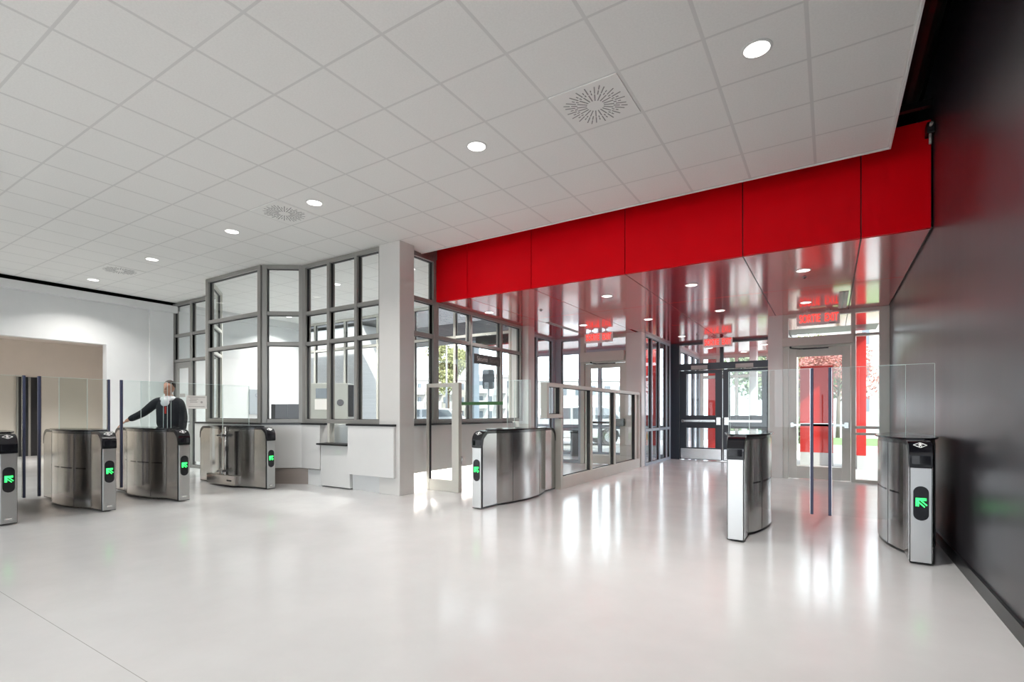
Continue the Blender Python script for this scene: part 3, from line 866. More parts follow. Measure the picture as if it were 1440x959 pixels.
def diamond_mark(parent):
    # white diamond outline with a walking figure, on the rounded black cap
    q = MB()
    W, H = .044, .028
    pts = [(-W, 0), (0, H), (W, 0), (0, -H)]
    def bar(x0, z0, x1, z1, w):
        a = math.atan2(z1-z0, x1-x0); ln = math.hypot(x1-x0, z1-z0)
        mx_ = Matrix.Translation((x0, z0, 0)) @ Matrix.Rotation(a, 4, 'Z')
        q.box(0, -w/2, 0, ln, w/2, .0015, None, mx_)
    for a, b_ in zip(pts, pts[1:]+pts[:1]): bar(*a, *b_, .006)
    q.lathe([(.006, 0), (.006, .0015)], 10, None, Matrix.Translation((0, .020, 0)))
    bar(0, .016, 0, -.004, .013); bar(-.002, .012, -.014, -.002, .005); bar(.002, .012, .014, -.002, .005)
    bar(-.001, -.002, -.009, -.020, .006); bar(.001, -.002, .009, -.020, .006)
    q.mats = []
    o = q.build('pictogram', M['white_mark'], parent)
    o.location = (0, .0365, .968); o.rotation_euler = (math.radians(43), 0, 0)
    return o

def turnstile(label, loc, rz, display=True, plate=True, mark=True, seams_=True, hinge=False):
    t = thing('speed_gate', label, 'turnstile', loc, rz, 'stainless steel speed gates')
    # core frame, black, slightly larger outline than the steel sides
    q = MB(); q.prism(side_profile(0, .012, .985, .13), -.073, .073, None, YZ); q.build('frame', M['black_gloss'], t, .003, 1)
    for s in (1, -1):
        o = side_shell(s).build('side_panel', M['steel'], t)
        # fine vertical seams, horizontal sensor window
    if not hinge:
        for s in (1, -1):
            for y in (.60, 1.33):
                x = hws(y)+.0006
                boxo('panel_seam', (min(s*x-.0012, s*x+.0012), y-.0022, .03, max(s*x-.0012, s*x+.0012), y+.0022, .96), M['black'], t)
    for s in ((-1,) if display else (1,)) if not hinge else (1,):
        for y0, y1 in ((.40, .56), (.64, .90), (.95, 1.12), (1.37, 1.50)):
            q = MB(); nseg = 6
            for k in range(nseg):
                ya = y0+(y1-y0)*k/nseg; yb = y0+(y1-y0)*(k+1)/nseg
                xa, xb = hws(ya)+.0015, hws(yb)+.0015
                q.prism([(s*(xa-.006), ya), (s*xa, ya), (s*xb, yb), (s*(xb-.006), yb)][::(1 if s > 0 else -1)], .515, .530)
            q.build('sensor_window', M['black_gloss'], t)
    # front / rear steel plates and black caps with rounded shoulders
    for nm, f in (('front_plate', 0), ('rear_plate', 1)):
        q = MB()
        if f == 0: q.box(-.068, -.007, .02, .068, .004, .785)
        else: q.box(-.068, LT-.004, .02, .068, LT+.007, .785)
        q.build(nm, M['steel_face'], t, .002, 1)
    for f in (0, 1):
        pr = []
        R = .135; top = 1.0
        pr.append((-.009, .788)); pr.append((-.009, top-R))
        for k in range(1, 10):
            t_ = PI - PI/2*k/9
            pr.append((-.009+R+R*math.cos(t_), top-R+R*math.sin(t_)))
        pr.append((.335, top)); pr.append((.335, top-.03)); pr.append((.13, top-.04)); pr.append((.05, .90)); pr.append((.02, .788))
        if f: pr = [(LT-y, z) for y, z in pr]
        else: pr = pr[::-1]
        q = MB(); q.prism(pr, -.0775, .0775, None, YZ)
        q.build('end_cap', M['black_gloss'], t, .004, 2)
    # reader lens: curved band on the lower cap
    q = MB(); q.prism([(-.06+.12*k/12, -.012-.010*math.sin(PI*k/12)) for k in range(13)] + [(.06, -.006), (-.06, -.006)], .815, .885)
    q.build('reader_lens', M['black_gloss'], t, .002, 1)
    if mark: diamond_mark(t)
    # oval lid
    pl = []
    for k in range(49):
        y = .30 + 1.45*k/48
        pl.append((min(.236, hws(y)+.020) if 0 < k < 48 else .06, y))
    poly = pl + [(-x, y) for x, y in pl[::-1]]
    q = MB(); q.prism(poly, .996, 1.016); q.build('lid', M['black_gloss'], t, .005, 2)
    pl2 = [(x-.024, y) for x, y in pl]
    q = MB(); q.prism(pl2 + [(-x, y) for x, y in pl2[::-1]], .962, .996); q.build('lid_gasket', M['steel_dark'], t)
    if display:
        q = MB()
        r = .050
        pts = [(r*math.cos(a), .588+r*math.sin(a)) for a in [PI*k/14 for k in range(15)]] + [(r*math.cos(a), .410+r*math.sin(a)) for a in [PI+PI*k/14 for k in range(15)]]
        q.prism(pts, 0, .004, None, Matrix(((1, 0, 0, 0), (0, 0, -1, -.007), (0, 1, 0, 0), (0, 0, 0, 1))))
        d_ = q.build('display', M['black_gloss'], t)
        ar = arrow_mesh().build('arrow', M['led_green'], d_)
        ar.location = (0, -.0112, .508)
    if plate:
        o = boxo('name_plate', (-.038, -.009, .055, .038, -.0065, .082), M['chrome'], t)
        boxo('plate_text', (-.026, -.0098, .064, .026, -.0088, .073), M['paper'], o)
    return t

MID = 1.0
def wing(parent, x0, x1, y=MID, z0=.17, z1=1.70, seal=None, name='glass_wing', zc=None):
    """glass leaf in the turnstile's local frame; seal = x of the soft edge post"""
    q = MB()
    q.box(x0, y-.005, z0, x1, y+.005, z1)
    q.bm.faces.ensure_lookup_table()
    q.mats = []
    g = q.build(name, M['glass_wing'], parent)
    e = MB()
    w_ = .003
    e.box(x0, y-.0052, z1-.0005, x1, y+.0052, z1+w_)
    e.box(x0-w_, y-.0052, z0, x0, y+.0052, z1); e.box(x1, y-.0052, z0, x1+w_, y+.0052, z1)
    e.build('polished_edge', M['glass_edge'], g)
    if seal is not None:
        s = 1 if seal > (x0+x1)/2 else -1
        q = MB(); q.box(seal-.014, y-.020, z0-.01, seal+.014, y+.016, z1+.006); sp_ = q.build('edge_seal', M['seal'], g, .005)
        q = MB(); q.box(seal-s*.014-.004, y-.014, z0-.005, seal-s*.014+.004, y+.014, z1+.004); q.build('edge_channel', M['chrome'], sp_)
    return g

YF = 5.26
tR = turnstile('steel speed gate with green arrow touching the charcoal wall at far right', (.623, YF, 0), 0, plate=False)
wing(tR, -.61, .0, seal=-.622); wing(tR, -.215, .215, MID-.04, z0=1.0)
tM = turnstile('steel speed gate with plain front and no arrow in front of the right exit door', (-.762, YF, 0), 0, display=False, plate=False, mark=False)
wing(tM, 0.0, .59, seal=.602); wing(tM, -.215, .0, z0=1.0); wing(tM, -.205, .19, MID+.045, z0=1.0)
tC = turnstile('steel speed gate with green arrow at the near end of the glazed barrier', (-3.81, YF, 0), 0, plate=False)
wing(tC, -.175, .215, MID, z0=1.0); wing(tC, -.03, .20, MID-.04, z0=1.0)
XF = -7.60
tL = []
for (yc, nm) in ((1.755, 'cut by the left picture edge'), (2.675, 'second of the left row, directly left of the man'), (3.545, 'third of the left row, with the man behind'), (4.845, 'last of the left row, beside the booth counter')):
    h = yc > 4.5
    tL.append(turnstile('steel speed gate with green arrow, ' + nm, (XF, yc, 0), PI/2, hinge=h))
wing(tL[0], -.20, .36, seal=.372); 
wing(tL[1], -.39, .10, seal=-.402); wing(tL[1], -.19, .34, MID+.03, seal=.355)
wing(tL[2], -.36, .17, seal=-.375); wing(tL[2], -.14, .21, MID-.035, z0=1.0)
# accessible swing leaf hinged on the last gate
wing(tL[3], -1.03, -.245, MID-.02, z0=.20, name='swing_leaf')
wing(tL[3], -.24, .21, MID-.02, z0=1.0)
q = MB()
q.tube((-.238, MID-.10, .20), (-.238, MID-.10, 1.0), .020)
for z in (.86, .27):
    q.box(-.30, MID-.12, z-.02, -.19, MID-.02, z+.02); q.box(-.36, MID-.06, z-.012, -.26, MID-.015, z+.012)
    q.tube((-.30, MID-.09, z-.05), (-.30, MID-.09, z+.05), .010)
q.build('hinge_post', M['chrome'], tL[3])
q = MB(); q.box(-.242, .62, .03, -.17, 1.50, .20); hb = q.build('hinge_housing', M['steel'], tL[3], .01); boxo('slot', (-.2435, .72, .10, -.2415, .86, .125), M['black'], hb)
boxo('hinge_recess', (-.222, .66, .21, -.19, .93, .93), M['steel_dark'], tL[3])

# paper notice on the swing leaf (hangs on the glass)
nt = thing('paper_notice', 'white paper notice taped to the glass leaf beside the man', 'notice', (-8.57, 4.185, 1.30))
boxo('sheet', (-.001, -.155, 0, .001, .155, .21), M['paper'], nt)
q = MB()
for z, a, b_ in ((.180, -.13, .13), (.150, -.10, .02), (.125, -.11, .00), (.10, -.10, .01), (.03, -.12, .12)): q.box(.001, a, z, .0016, b_, z+.010)
q.lathe([(.018, 0), (.018, .0007)], 12, None, Matrix.Translation((.001, .075, .105)) @ Matrix.Rotation(PI/2, 4, 'Y'))
q.build('printed_lines', M['grey_plastic'], nt)

# ================================================================== BARRIERS
# frame with glass between column and lane, with a green banded leaf
AF = M['alu_light']
t = thing('gate_frame', 'pale metal framed glass screen with wide post, right of the white column', 'glass screen', (-4.87, 6.22, 0))
q = MB()
q.box(-.09, -.04, 0, .045, .04, 1.70); q.box(-.618, -.03, 1.64, -.09, .03, 1.70); q.box(-.618, -.03, 0, -.57, .03, 1.64); q.box(-.57, -.025, 0, -.09, .025, .175)
q.build('frame', AF, t, .004)
boxo('glass_pane', (-.57, -.005, .175, -.09, .005, 1.64), M['glass_wing'], t)
q = MB(); q.box(-.57, -.012, .175, -.548, .012, 1.64); q.build('gasket', M['rubber'], t)
t = thing('swing_gate', 'clear glass gate leaf with a green band between screen post and steel gate', 'gate', (-4.808, 6.24, 0))
boxo('glass_leaf', (.005, -.005, .22, .750, .005, 1.66), M['glass_wing'], t)
boxo('green_band', (.0, -.0075, 1.352, .755, .0075, 1.400), M['green_band'], t)
q = MB()
for z in (.5, 1.2): q.tube((-.002, 0, z-.06), (-.002, 0, z+.06), .012)
q.build('hinge', M['chrome'], t)

t = thing('barrier_screen', 'low glazed metal framed barrier running back from the steel gate to the left exit door', 'barrier', (-3.70, 7.28, 0))
q = MB()
D0, D1 = -.055, .055
LF = 4.06
q.box(D0, .045, 0, D1, .12, 1.14)                 # near post
q.box(D0, -.43, 1.64, D1, LF, 1.70)              # top rail
q.box(D0, -.43, 1.15, D1, -.36, 1.64)            # near head stile
q.box(D0, -.36, 1.15, D1, .12, 1.215)            # head bottom rail
q.box(D0, .03, 1.215, D1, .12, 1.64)
q.box(D0, .12, 0, D1, LF, .20)                   # kick rail
for y in (1.30, 2.48, 3.78): q.box(D0, y-.04, .20, D1, y+.04, 1.64)
q.box(D0, LF-.07, .20, D1, LF, 1.64)
q.build('frame', AF, t, .004)
q = MB()
for a, b_, z0, z1 in ((.12, 1.26, .2, 1.64), (1.34, 2.44, .2, 1.64), (2.52, 3.74, .2, 1.64), (-.36, .03, 1.215, 1.64)):
    g = .014
    q.box(-.02, a, z0, .02, a+g, z1); q.box(-.02, b_-g*1.6, z0, .035, b_, z1); q.box(-.02, a, z0, .02, b_, z0+g*.6); q.box(-.02, a, z1-g*.6, .02, b_, z1)
q.build('gasket', M['rubber'], t)
for a, b_, z0, z1 in ((.135, 1.235, .21, 1.63), (1.355, 2.415, .21, 1.63), (2.535, 3.715, .21, 1.63), (-.345, .005, 1.225, 1.63)):
    boxo('glass_pane', (-.005, a, z0, .005, b_, z1), M['glass_wing'], t)

# ================================================================== BOOTH CONTENTS
# direction sign on the side glazing
t = thing('direction_sign', 'dark strip sign reading Sécurité Security on the booth side glazing', 'sign', (-5.53, 7.98, 2.24))
boxo('board', (-.006, -.43, -.09, .006, .43, .09), mat('sign_charcoal', (.035, .033, .033), .45), t)
text_mesh('letters', 'Sécurité', .125, M['grey_plastic'], t, (.008, -.18, 0), (PI/2, 0, PI/2), .85, 0, .0008)
text_mesh('letters', 'Security', .115, mat('sign_letters_dim', (.16, .14, .13), .6), t, (.008, .22, 0), (PI/2, 0, PI/2), .85, 0, .0008)
# machine cabinet
t = thing('machine_cabinet', 'grey metal cabinet with round speaker seen through the booth panes', 'cabinet', (-10.07, 8.05, 0), YAW)
t.scale = (1.11, 1.11, 1.04)
q = MB(); q.box(-.42, -.25, .72, .38, .25, 1.86); q.build('housing', M['kiosk'], t, .01)
boxo('screen', (-.30, -.256, 1.52, .0, -.25, 1.74), M['win_dark'], t)
boxo('notice', (-.32, -.258, 1.26, -.06, -.25, 1.50), M['paper'], t)
q = MB(); q.lathe([(.075, 0), (.07, .014)], 24, None, Matrix.Translation((.22, -.25, 1.42)) @ Matrix.Rotation(PI/2, 4, 'X')); q.build('speaker', M['ink'], t)
boxo('side_unit', (.381, -.24, 1.10, .50, .22, 1.82), M['black'], t)
q = MB(); q.box(-.40, -.24, 0, .36, .24, .72); 
q.build('pedestal', M['grey_panel'], t)
# desk
t = thing('desk', 'grey desk behind the booth glazing', 'desk', (-7.9, 6.9, 0))
boxo('desktop', (-.9, -.35, .72, .9, .35, .75), M['grey_panel'], t, .004)
for xx in (-.85, .85): boxo('leg', (xx-.03, -.3, 0, xx+.03, .3, .72), M['steel_dark'], t)
boxo('drawer', (-.3, -.3, .35, .2, .3, .70), M['grey_plastic'], t)
# monitors
t = thing('desk', 'long desk carrying two black monitors in the booth', 'desk', (-9.55, 6.35, 0), .45)
boxo('desktop', (-.8, -.33, .98, .8, .33, 1.01), M['grey_panel'], t, .004)
for xx in (-.75, .72): boxo('leg', (xx, -.3, 0, xx+.04, .3, .98), M['steel_dark'], t)
for (px, py, rz, nm) in ((-9.55, 6.28, .55, 'left of the two black monitors behind the angled booth pane'), (-9.18, 6.40, .45, 'right of the two black monitors behind the angled booth pane')):
    t = thing('monitor', nm, 'monitor', (px, py, 1.012), rz, 'black monitors in the booth')
    boxo('screen', (-.17, -.015, .10, .17, .015, .40), M['rubber'], t, .006)
    q = MB(); q.box(-.02, .0, .0, .02, .03, .2); q.box(-.09, -.07, 0, .09, .09, .012); q.build('stand', M['chrome'], t)
# wall plaque
t = thing('wall_plaque', 'grey lettered board on the white wall inside the booth', 'sign', (-12.99, 7.9, 0))
boxo('board', (0, -.24, 1.20, .03, .24, 1.86), M['grey_panel'], t, .004)
text_mesh('letters', 'Criu', .13, mat('plaque_letters', (.2, .23, .26), .5), t, (.034, .02, 1.70), (PI/2, 0, PI/2), 1.0, 0, .001)

# ================================================================== PERSON
def skin_obj(name, verts, edges, radii, root=0, sub=2):
    me = bpy.data.meshes.new(name)
    me.from_pydata([Vector(v) for v in verts], edges, [])
    o = bpy.data.objects.new(name, me); COL.objects.link(o)
    o.modifiers.new('skin', 'SKIN').use_smooth_shade = True
    for i, r in enumerate(radii):
        sv = me.skin_vertices[0].data[i]
        sv.radius = r if isinstance(r, tuple) else (r, r); sv.use_root = (i == root)
    ss = o.modifiers.new('sub', 'SUBSURF'); ss.levels = sub; ss.render_levels = sub
    bpy.context.view_layer.update()
    m2 = bpy.data.meshes.new_from_object(o.evaluated_get(bpy.context.evaluated_depsgraph_get()))
    bpy.data.objects.remove(o)
    return m2

def fuse(name, meshes, m, parent, voxel):
    bm = bmesh.new()
    for me in meshes: bm.from_mesh(me)
    me = bpy.data.meshes.new(name); bm.to_mesh(me); bm.free()
    o = bpy.data.objects.new(name, me); COL.objects.link(o)
    if voxel:
        r = o.modifiers.new('remesh', 'REMESH'); r.mode = 'VOXEL'; r.voxel_size = voxel; r.use_smooth_shade = True
        s = o.modifiers.new('smooth', 'SMOOTH'); s.factor = .5; s.iterations = 3
        bpy.context.view_layer.update()
        m2 = bpy.data.meshes.new_from_object(o.evaluated_get(bpy.context.evaluated_depsgraph_get()))
        bpy.data.objects.remove(o)
        o = bpy.data.objects.new(name, m2); COL.objects.link(o)
    o.data.materials.clear(); o.data.materials.append(m)
    for p in o.data.polygons: p.use_smooth = True; p.material_index = 0
    o.parent = parent
    return o

def ball(c, r, s=(1, 1, 1), sub=3):
    bm = bmesh.new(); bmesh.ops.create_icosphere(bm, subdivisions=sub, radius=r)
    for v in bm.verts: v.co = Vector((v.co.x*s[0]+c[0], v.co.y*s[1]+c[1], v.co.z*s[2]+c[2]))
    me = bpy.data.meshes.new('b'); bm.to_mesh(me); bm.free(); return me

# local frame: faces -y, x to the viewer's right, standing 1.78 m
man = thing('person', 'man in dark jacket and white collar behind the third left gate, arm held out', 'person', (-9.68, 4.27, 0), YAW+.05)
arm_r = [(-.185, .0, 1.44), (-.36, -.03, 1.27), (-.43, -.04, 1.215), (-.62, -.10, 1.11), (-.665, -.11, 1.08)]
arm_l = [(.185, .0, 1.44), (.235, .01, 1.17), (.245, .0, 1.12), (.255, -.05, .90), (.255, -.06, .84)]
hd = (0.0, -.02, 1.66)
def arm_chain(a): return a, [(i, i+1) for i in range(len(a)-1)]
body_parts = []
# head: skull, jaw, nose, ears, brow
body_parts += [ball((0, .0, 1.675), .098, (.84, .98, 1.10)), ball((0, -.035, 1.60), .064, (1.0, .92, .95)), ball((0, -.112, 1.645), .016, (.8, 1.1, 1.7), 2),
               ball((0, -.100, 1.672), .012, (.7, 1, 2.0), 2), ball((.082, .005, 1.655), .024, (.4, .8, 1.3), 2), ball((-.082, .005, 1.655), .024, (.4, .8, 1.3), 2),
               ball((0, -.092, 1.598), .016, (1.5, .6, .55), 2), ball((0, -.080, 1.568), .022, (1.1, .8, .8), 2), ball((.03, -.085, 1.700), .016, (1.6, .5, .5), 2), ball((-.03, -.085, 1.700), .016, (1.6, .5, .5), 2)]
sk = [(0, 0, .97), (0, .0, 1.12), (0, .0, 1.30), (0, .01, 1.41), (0, .01, 1.50), (0, -.005, 1.60)]
body_parts.append(skin_obj('t', sk + arm_r + arm_l + [(-.09, 0, .90), (-.10, -.01, .50), (-.105, .02, .10), (-.11, -.09, .045), (.09, 0, .90), (.10, -.01, .50), (.105, .02, .10), (.11, -.09, .045)],
    [(0, 1), (1, 2), (2, 3), (3, 4), (4, 5), (3, 6), (6, 7), (7, 8), (8, 9), (9, 10), (3, 11), (11, 12), (12, 13), (13, 14), (14, 15), (0, 16), (16, 17), (17, 18), (18, 19), (0, 20), (20, 21), (21, 22), (22, 23)],
    [(.13, .10), (.125, .095), (.14, .10), (.09, .07), .055, .052, .048, .045, .042, .033, .026, .048, .045, .042, .033, .026, .085, .058, .042, .03, .085, .058, .042, .03]))
def hand(w, d, up, s):
    """w wrist, d finger direction, up back-of-hand direction"""
    w, d, up = Vector(w), Vector(d).normalized(), Vector(up).normalized()
    side = d.cross(up).normalized()
    ms = [skin_obj('p', [w, w+d*.05, w+d*.09], [(0, 1), (1, 2)], [(.026, .018), (.038, .015), (.036, .013)])]
    for k, ln in enumerate((.070, .080, .075, .058)):
        o_ = side*(-.030+.020*k)
        b0 = w+d*.085+o_
        ms.append(skin_obj('f', [b0, b0+d*ln*.5-up*.006, b0+d*ln*.8-up*.022, b0+d*ln-up*.036], [(0, 1), (1, 2), (2, 3)], [.0095, .009, .0085, .0075], 0, 1))
    b0 = w+d*.03-side*s*.03
    ms.append(skin_obj('f', [b0, b0+d*.03-side*s*.022-up*.006, b0+d*.055-side*s*.028-up*.012], [(0, 1), (1, 2)], [.012, .011, .009], 0, 1))
    return ms
body_parts += hand((-.665, -.11, 1.08), (-.75, -.25, -.65), (-.5, -.3, .8), 1)
body_parts += hand((.255, -.06, .84), (.05, -.15, -1), (1, 0, .1), -1)
bd = fuse('body', body_parts, M['skin'], man, .009)
# hair
q = ball((0, .022, 1.70), .102, (.84, .98, 1.05))
bm = bmesh.new(); bm.from_mesh(q)
bmesh.ops.delete(bm, geom=[v for v in bm.verts if v.co.z < 1.655 + max(0, -(v.co.y-.02))*.85], context='VERTS')
me = bpy.data.meshes.new('hair'); bm.to_mesh(me); bm.free()
for p in me.polygons: p.use_smooth = True
me.materials.append(M['hair'])
o = bpy.data.objects.new('hair', me); COL.objects.link(o); o.parent = man
so = o.modifiers.new('thick', 'SOLIDIFY'); so.thickness = .008
# eyes, mouth
q = MB(); q.ico((.031, -.0885, 1.672), .0075, 2, None, (1.5, .6, .6)); q.ico((-.031, -.0885, 1.672), .0075, 2, None, (1.5, .6, .6)); q.build('eyes', M['ink'], man)
q = MB(); q.ico((0, -.101, 1.598), .012, 2, None, (1.8, .45, .35)); q.build('lips', mat('lips', (.33, .13, .10), .5), man)
# jacket
jk = [skin_obj('j', [(0, 0, .93), (0, 0, 1.12), (0, 0, 1.30), (0, .012, 1.42), (0, .02, 1.475)], [(0, 1), (1, 2), (2, 3), (3, 4)],
    [(.225, .155), (.205, .145), (.225, .155), (.215, .13), (.14, .09)])]
for ar in (arm_r, arm_l):
    sx_ = -1 if ar is arm_r else 1
    jk.append(skin_obj('j', [(sx_*.05, .005, 1.43)] + ar[:4], [(0, 1), (1, 2), (2, 3), (3, 4)], [.085, .088, .074, .070, .056]))
fuse('jacket', jk, M['jacket'], man, .012)
# shirt front and collar, lanyard, belt
fuse('shirt', [ball((0, -.01, 1.468), .13, (1.08, .72, .50)), ball((0, -.005, 1.495), .076, (1.0, .9, .45)), ball((.0, -.105, 1.41), .075, (1.0, .5, 1.0))], M['shirt'], man, .008)
q = MB(); q.box(.030, -.172, 1.22, .038, -.135, 1.34); q.build('lanyard', M['red_cloth'], man)
# trousers and shoes
tr = skin_obj('t', [(0, 0, 1.09), (0, 0, .94), (-.09, 0, .86), (-.105, -.01, .50), (-.11, .015, .09), (.09, 0, .86), (.105, -.01, .50), (.11, .015, .09)],
    [(0, 1), (1, 2), (2, 3), (3, 4), (1, 5), (5, 6), (6, 7)], [(.175, .13), (.18, .135), .11, .080, .065, .105, .080, .065])
fuse('trousers', [tr], M['trousers'], man, .012)
for s in (-1, 1):
    me = skin_obj('s', [(s*.11, .05, .05), (s*.11, -.04, .045), (s*.115, -.15, .035)], [(0, 1), (1, 2)], [(.045, .045), (.048, .042), (.042, .030)])
    fuse('shoe', [me], M['shoe'], man, .008)

# ================================================================== OUTSIDE
q = MB(); q.box(-120, 9.45, -.16, -8.25, 140, -.04); q.box(-8.25, 14.0, -.16, -3.8, 140, -.04); q.box(-3.8, 17.7, -.16, 40, 140, -.04); q.box(-.8, 11.1, -.16, 40, 17.7, -.04)
q.box(-120, -40, -.16, -20.2, 9.45, -.04); q.box(-20.2, -40, -.16, 40, -9.3, -.04); q.box(1.3, -9.3, -.16, 40, 11.1, -.04)
struct(q.build('ground', M['pavement']), 'pale pavement outside the building', 'ground')
tag(boxo('lawn', (-3.6, 24, -.04, 12, 31, -.035), M['grass']), 'green lawn outside beyond the right exit door', 'lawn', None, 'stuff')
struct(boxo('road', (-110, 24, -.04, -5, 42, -.03), M['asphalt']), 'asphalt road beyond the entrance', 'road')

# red panels outside the right door
t = thing('entrance_panel', 'broad red exterior panel on a white plinth seen through the right exit door', 'panel', (-.28, 14.5, -.04))
boxo('panel', (-.34, -.06, .31, .35, .06, 2.42), M['red_ext'], t, .004); boxo('plinth', (-.34, -.06, 0, .35, .06, .31), M['facade_w'], t)
t = thing('entrance_panel', 'narrow tall red exterior blade seen through the right sidelight', 'panel', (.60, 14.4, -.04))
boxo('panel', (-.09, -.5, .31, .09, .5, 3.08), M['red_ext'], t, .004); boxo('plinth', (-.08, -.5, 0, .08, .5, .31), M['facade_w'], t)
t = thing('entrance_panel', 'red exterior pier seen through the black door glass', 'panel', (-3.30, 18.4, -.04))
boxo('panel', (-.22, -.1, .0, .16, .1, 3.2), M['red_ext'], t, .004)
t = thing('entrance_panel', 'red exterior blade seen through the recess side glazing', 'panel', (-4.55, 15.2, -.04))
boxo('panel', (-.16, -.06, .3, .16, .06, 3.2), M['red_ext'], t, .004); boxo('plinth', (-.15, -.06, 0, .15, .06, .3), M['facade_w'], t)

# dark brick canopy and pale brick wing behind the booth
q = MB(); q.box(-19.5, 12.5, 4.5, -13.0, 19, 6.4)
q.box(-14.0, 14.2, 4.42, -7.0, 19.0, 4.6); q.box(-14.0, 14.2, 4.6, -7.5, 19.0, 5.6)
t = tag(q.build('brick_canopy', M['brick_dark']), 'dark grey brick overhang outside above the booth side glazing', 'building')
q = MB(); q.box(-9.6, 15.4, -.04, -9.25, 15.75, 4.42); q.box(-13.6, 18, -.04, -13.2, 18.4, 4.42); q.build('support_post', M['alu_blue'], t)
wq = MB(); wq.box(-22, 12.6, -.04, -14.2, 13.6, 4.4)
wg = tag(wq.build('brick_wing', M['brick_light']), 'pale brick building wing outside the rear booth windows', 'building')

def dirp(px, fw):
    r = (px-714.37)/712.7
    c, s = math.cos(YAW), math.sin(YAW)
    return ((c*r-s)*fw, (s*r+c)*fw)

def tree(name, label, x, y, h, cr, leaf, trunk=.16, seed=1, n=1500, ls=.16, group=None, zb=.35, sx=1.0):
    rnd = random.Random(seed)
    t = thing(name, label, 'tree', (x, y, -.034), 0, group)
    q = MB(); q.tube((0, 0, 0), (.05, 0, h*.55), trunk, trunk*.6, 10)
    for k in range(7):
        a = k*2.4; q.tube((.03, 0, h*(.35+.03*k)), (math.cos(a)*cr*.6, math.sin(a)*cr*.6, h*(.55+.05*k)), trunk*.35, trunk*.12, 7)
    q.build('trunk', M['bark'], t)
    q = MB()
    blobs = [(Vector((rnd.uniform(-.6, .6)*cr*sx, rnd.uniform(-.6, .6)*cr, h*rnd.uniform(zb+.12, .88))), cr*rnd.uniform(.35, .6)) for _ in range(14)]
    for _ in range(n):
        c_, r_ = rnd.choice(blobs)
        v = Vector((rnd.gauss(0, 1), rnd.gauss(0, 1), rnd.gauss(0, 1))).normalized()*r_*rnd.uniform(.55, 1.0)
        p = c_+v
        s_ = ls*rnd.uniform(.6, 1.3)
        u = Vector((rnd.gauss(0, 1), rnd.gauss(0, 1), rnd.gauss(0, 1))).normalized(); w_ = u.orthogonal().normalized()
        vs = [q.bm.verts.new(p+u*s_), q.bm.verts.new(p+w_*s_*.5), q.bm.verts.new(p-u*s_), q.bm.verts.new(p-w_*s_*.5)]
        q.bm.faces.new(vs)
    me = bpy.data.meshes.new('foliage'); q.bm.to_mesh(me); q.bm.free(); me.materials.append(leaf)
    o = bpy.data.objects.new('foliage', me); COL.objects.link(o); o.parent = t
    return t
x, y = dirp(630, 48)
tree('street_tree', 'green and yellow street tree behind the lamp post outside', x, y, 8.6, 2.1, M['leaf_yellow'], .16, 3, 7000, .13)
x, y = dirp(1122, 30); tree('garden_tree', 'yellow green tree outside left of the right exit door glass', x, y, 6.2, 2.0, M['leaf_yellow'], .12, 5, 5000, .09)
x, y = dirp(1178, 26); tree('garden_tree', 'red autumn tree outside behind the red panel', x, y, 5.2, 1.9, M['leaf_red'], .10, 6, 5500, .075)
x, y = dirp(1140, 48); tree('garden_tree', 'dark green tree far behind the right exit door', x, y, 8, 3.2, M['leaf_green'], .18, 8, 2600, .25)
x, y = dirp(1075, 36); tree('garden_tree', 'pale green tree outside beyond the recess glazing', x, y, 6.5, 2.4, M['leaf_pale'], .14, 9, 2200, .2)
def shrub(label, x, y, h, r, leaf, seed):
    rnd = random.Random(seed)
    t = thing('shrub', label, 'shrub', (x, y, -.034), 0, 'shrubs outside the entrance')
    q = MB()
    for k in range(6): q.tube((0, 0, 0), (rnd.uniform(-.5, .5)*r, rnd.uniform(-.5, .5)*r, h*.7), .015, .006, 6)
    q.build('stem', M['bark'], t)
    q = MB()
    for _ in range(900):
        v = Vector((rnd.gauss(0, 1), rnd.gauss(0, 1), abs(rnd.gauss(0, 1)))).normalized()*rnd.uniform(.5, 1)
        p = Vector((v.x*r, v.y*r, .12+v.z*h*.9)); s_ = .07*rnd.uniform(.6, 1.3)
        u = Vector((rnd.gauss(0, 1), rnd.gauss(0, 1), rnd.gauss(0, 1))).normalized(); w_ = u.orthogonal().normalized()
        q.bm.faces.new([q.bm.verts.new(p+u*s_), q.bm.verts.new(p+w_*s_*.5), q.bm.verts.new(p-u*s_), q.bm.verts.new(p-w_*s_*.5)])
    me = bpy.data.meshes.new('foliage'); q.bm.to_mesh(me); q.bm.free(); me.materials.append(leaf)
    o = bpy.data.objects.new('foliage', me); COL.objects.link(o); o.parent = t
for k, (px, fw, nm) in enumerate(((1030, 22, 'behind the right black door leaf'), (1064, 21, 'behind the recess pier'), (1094, 20, 'left of the right exit door'), (1124, 21.5, 'behind the right exit door'))):
    x, y = dirp(px, fw); shrub('leafy shrub outside ' + nm, x, y, 1.1, .42, M['leaf_green'] if k % 2 else M['leaf_pale'], 20+k)

# lamp post
x, y = dirp(628, 44)
t = thing('lamp_post', 'tall twin arm street lamp post before the street tree', 'lamp post', (x, y, -.04))
q = MB(); q.tube((0, 0, 0), (0, 0, 7.4), .10, .06, 12); q.build('pole', M['pole'], t)
for s in (-1, 1):
    q = MB(); q.tube((0, 0, 7.35), (s*.9, s*.55, 7.5), .04); q.box(s*.9-.3, s*.55-.12, 7.44, s*.9+.3, s*.55+.12, 7.56); q.build('lamp_arm', M['pole'], t)
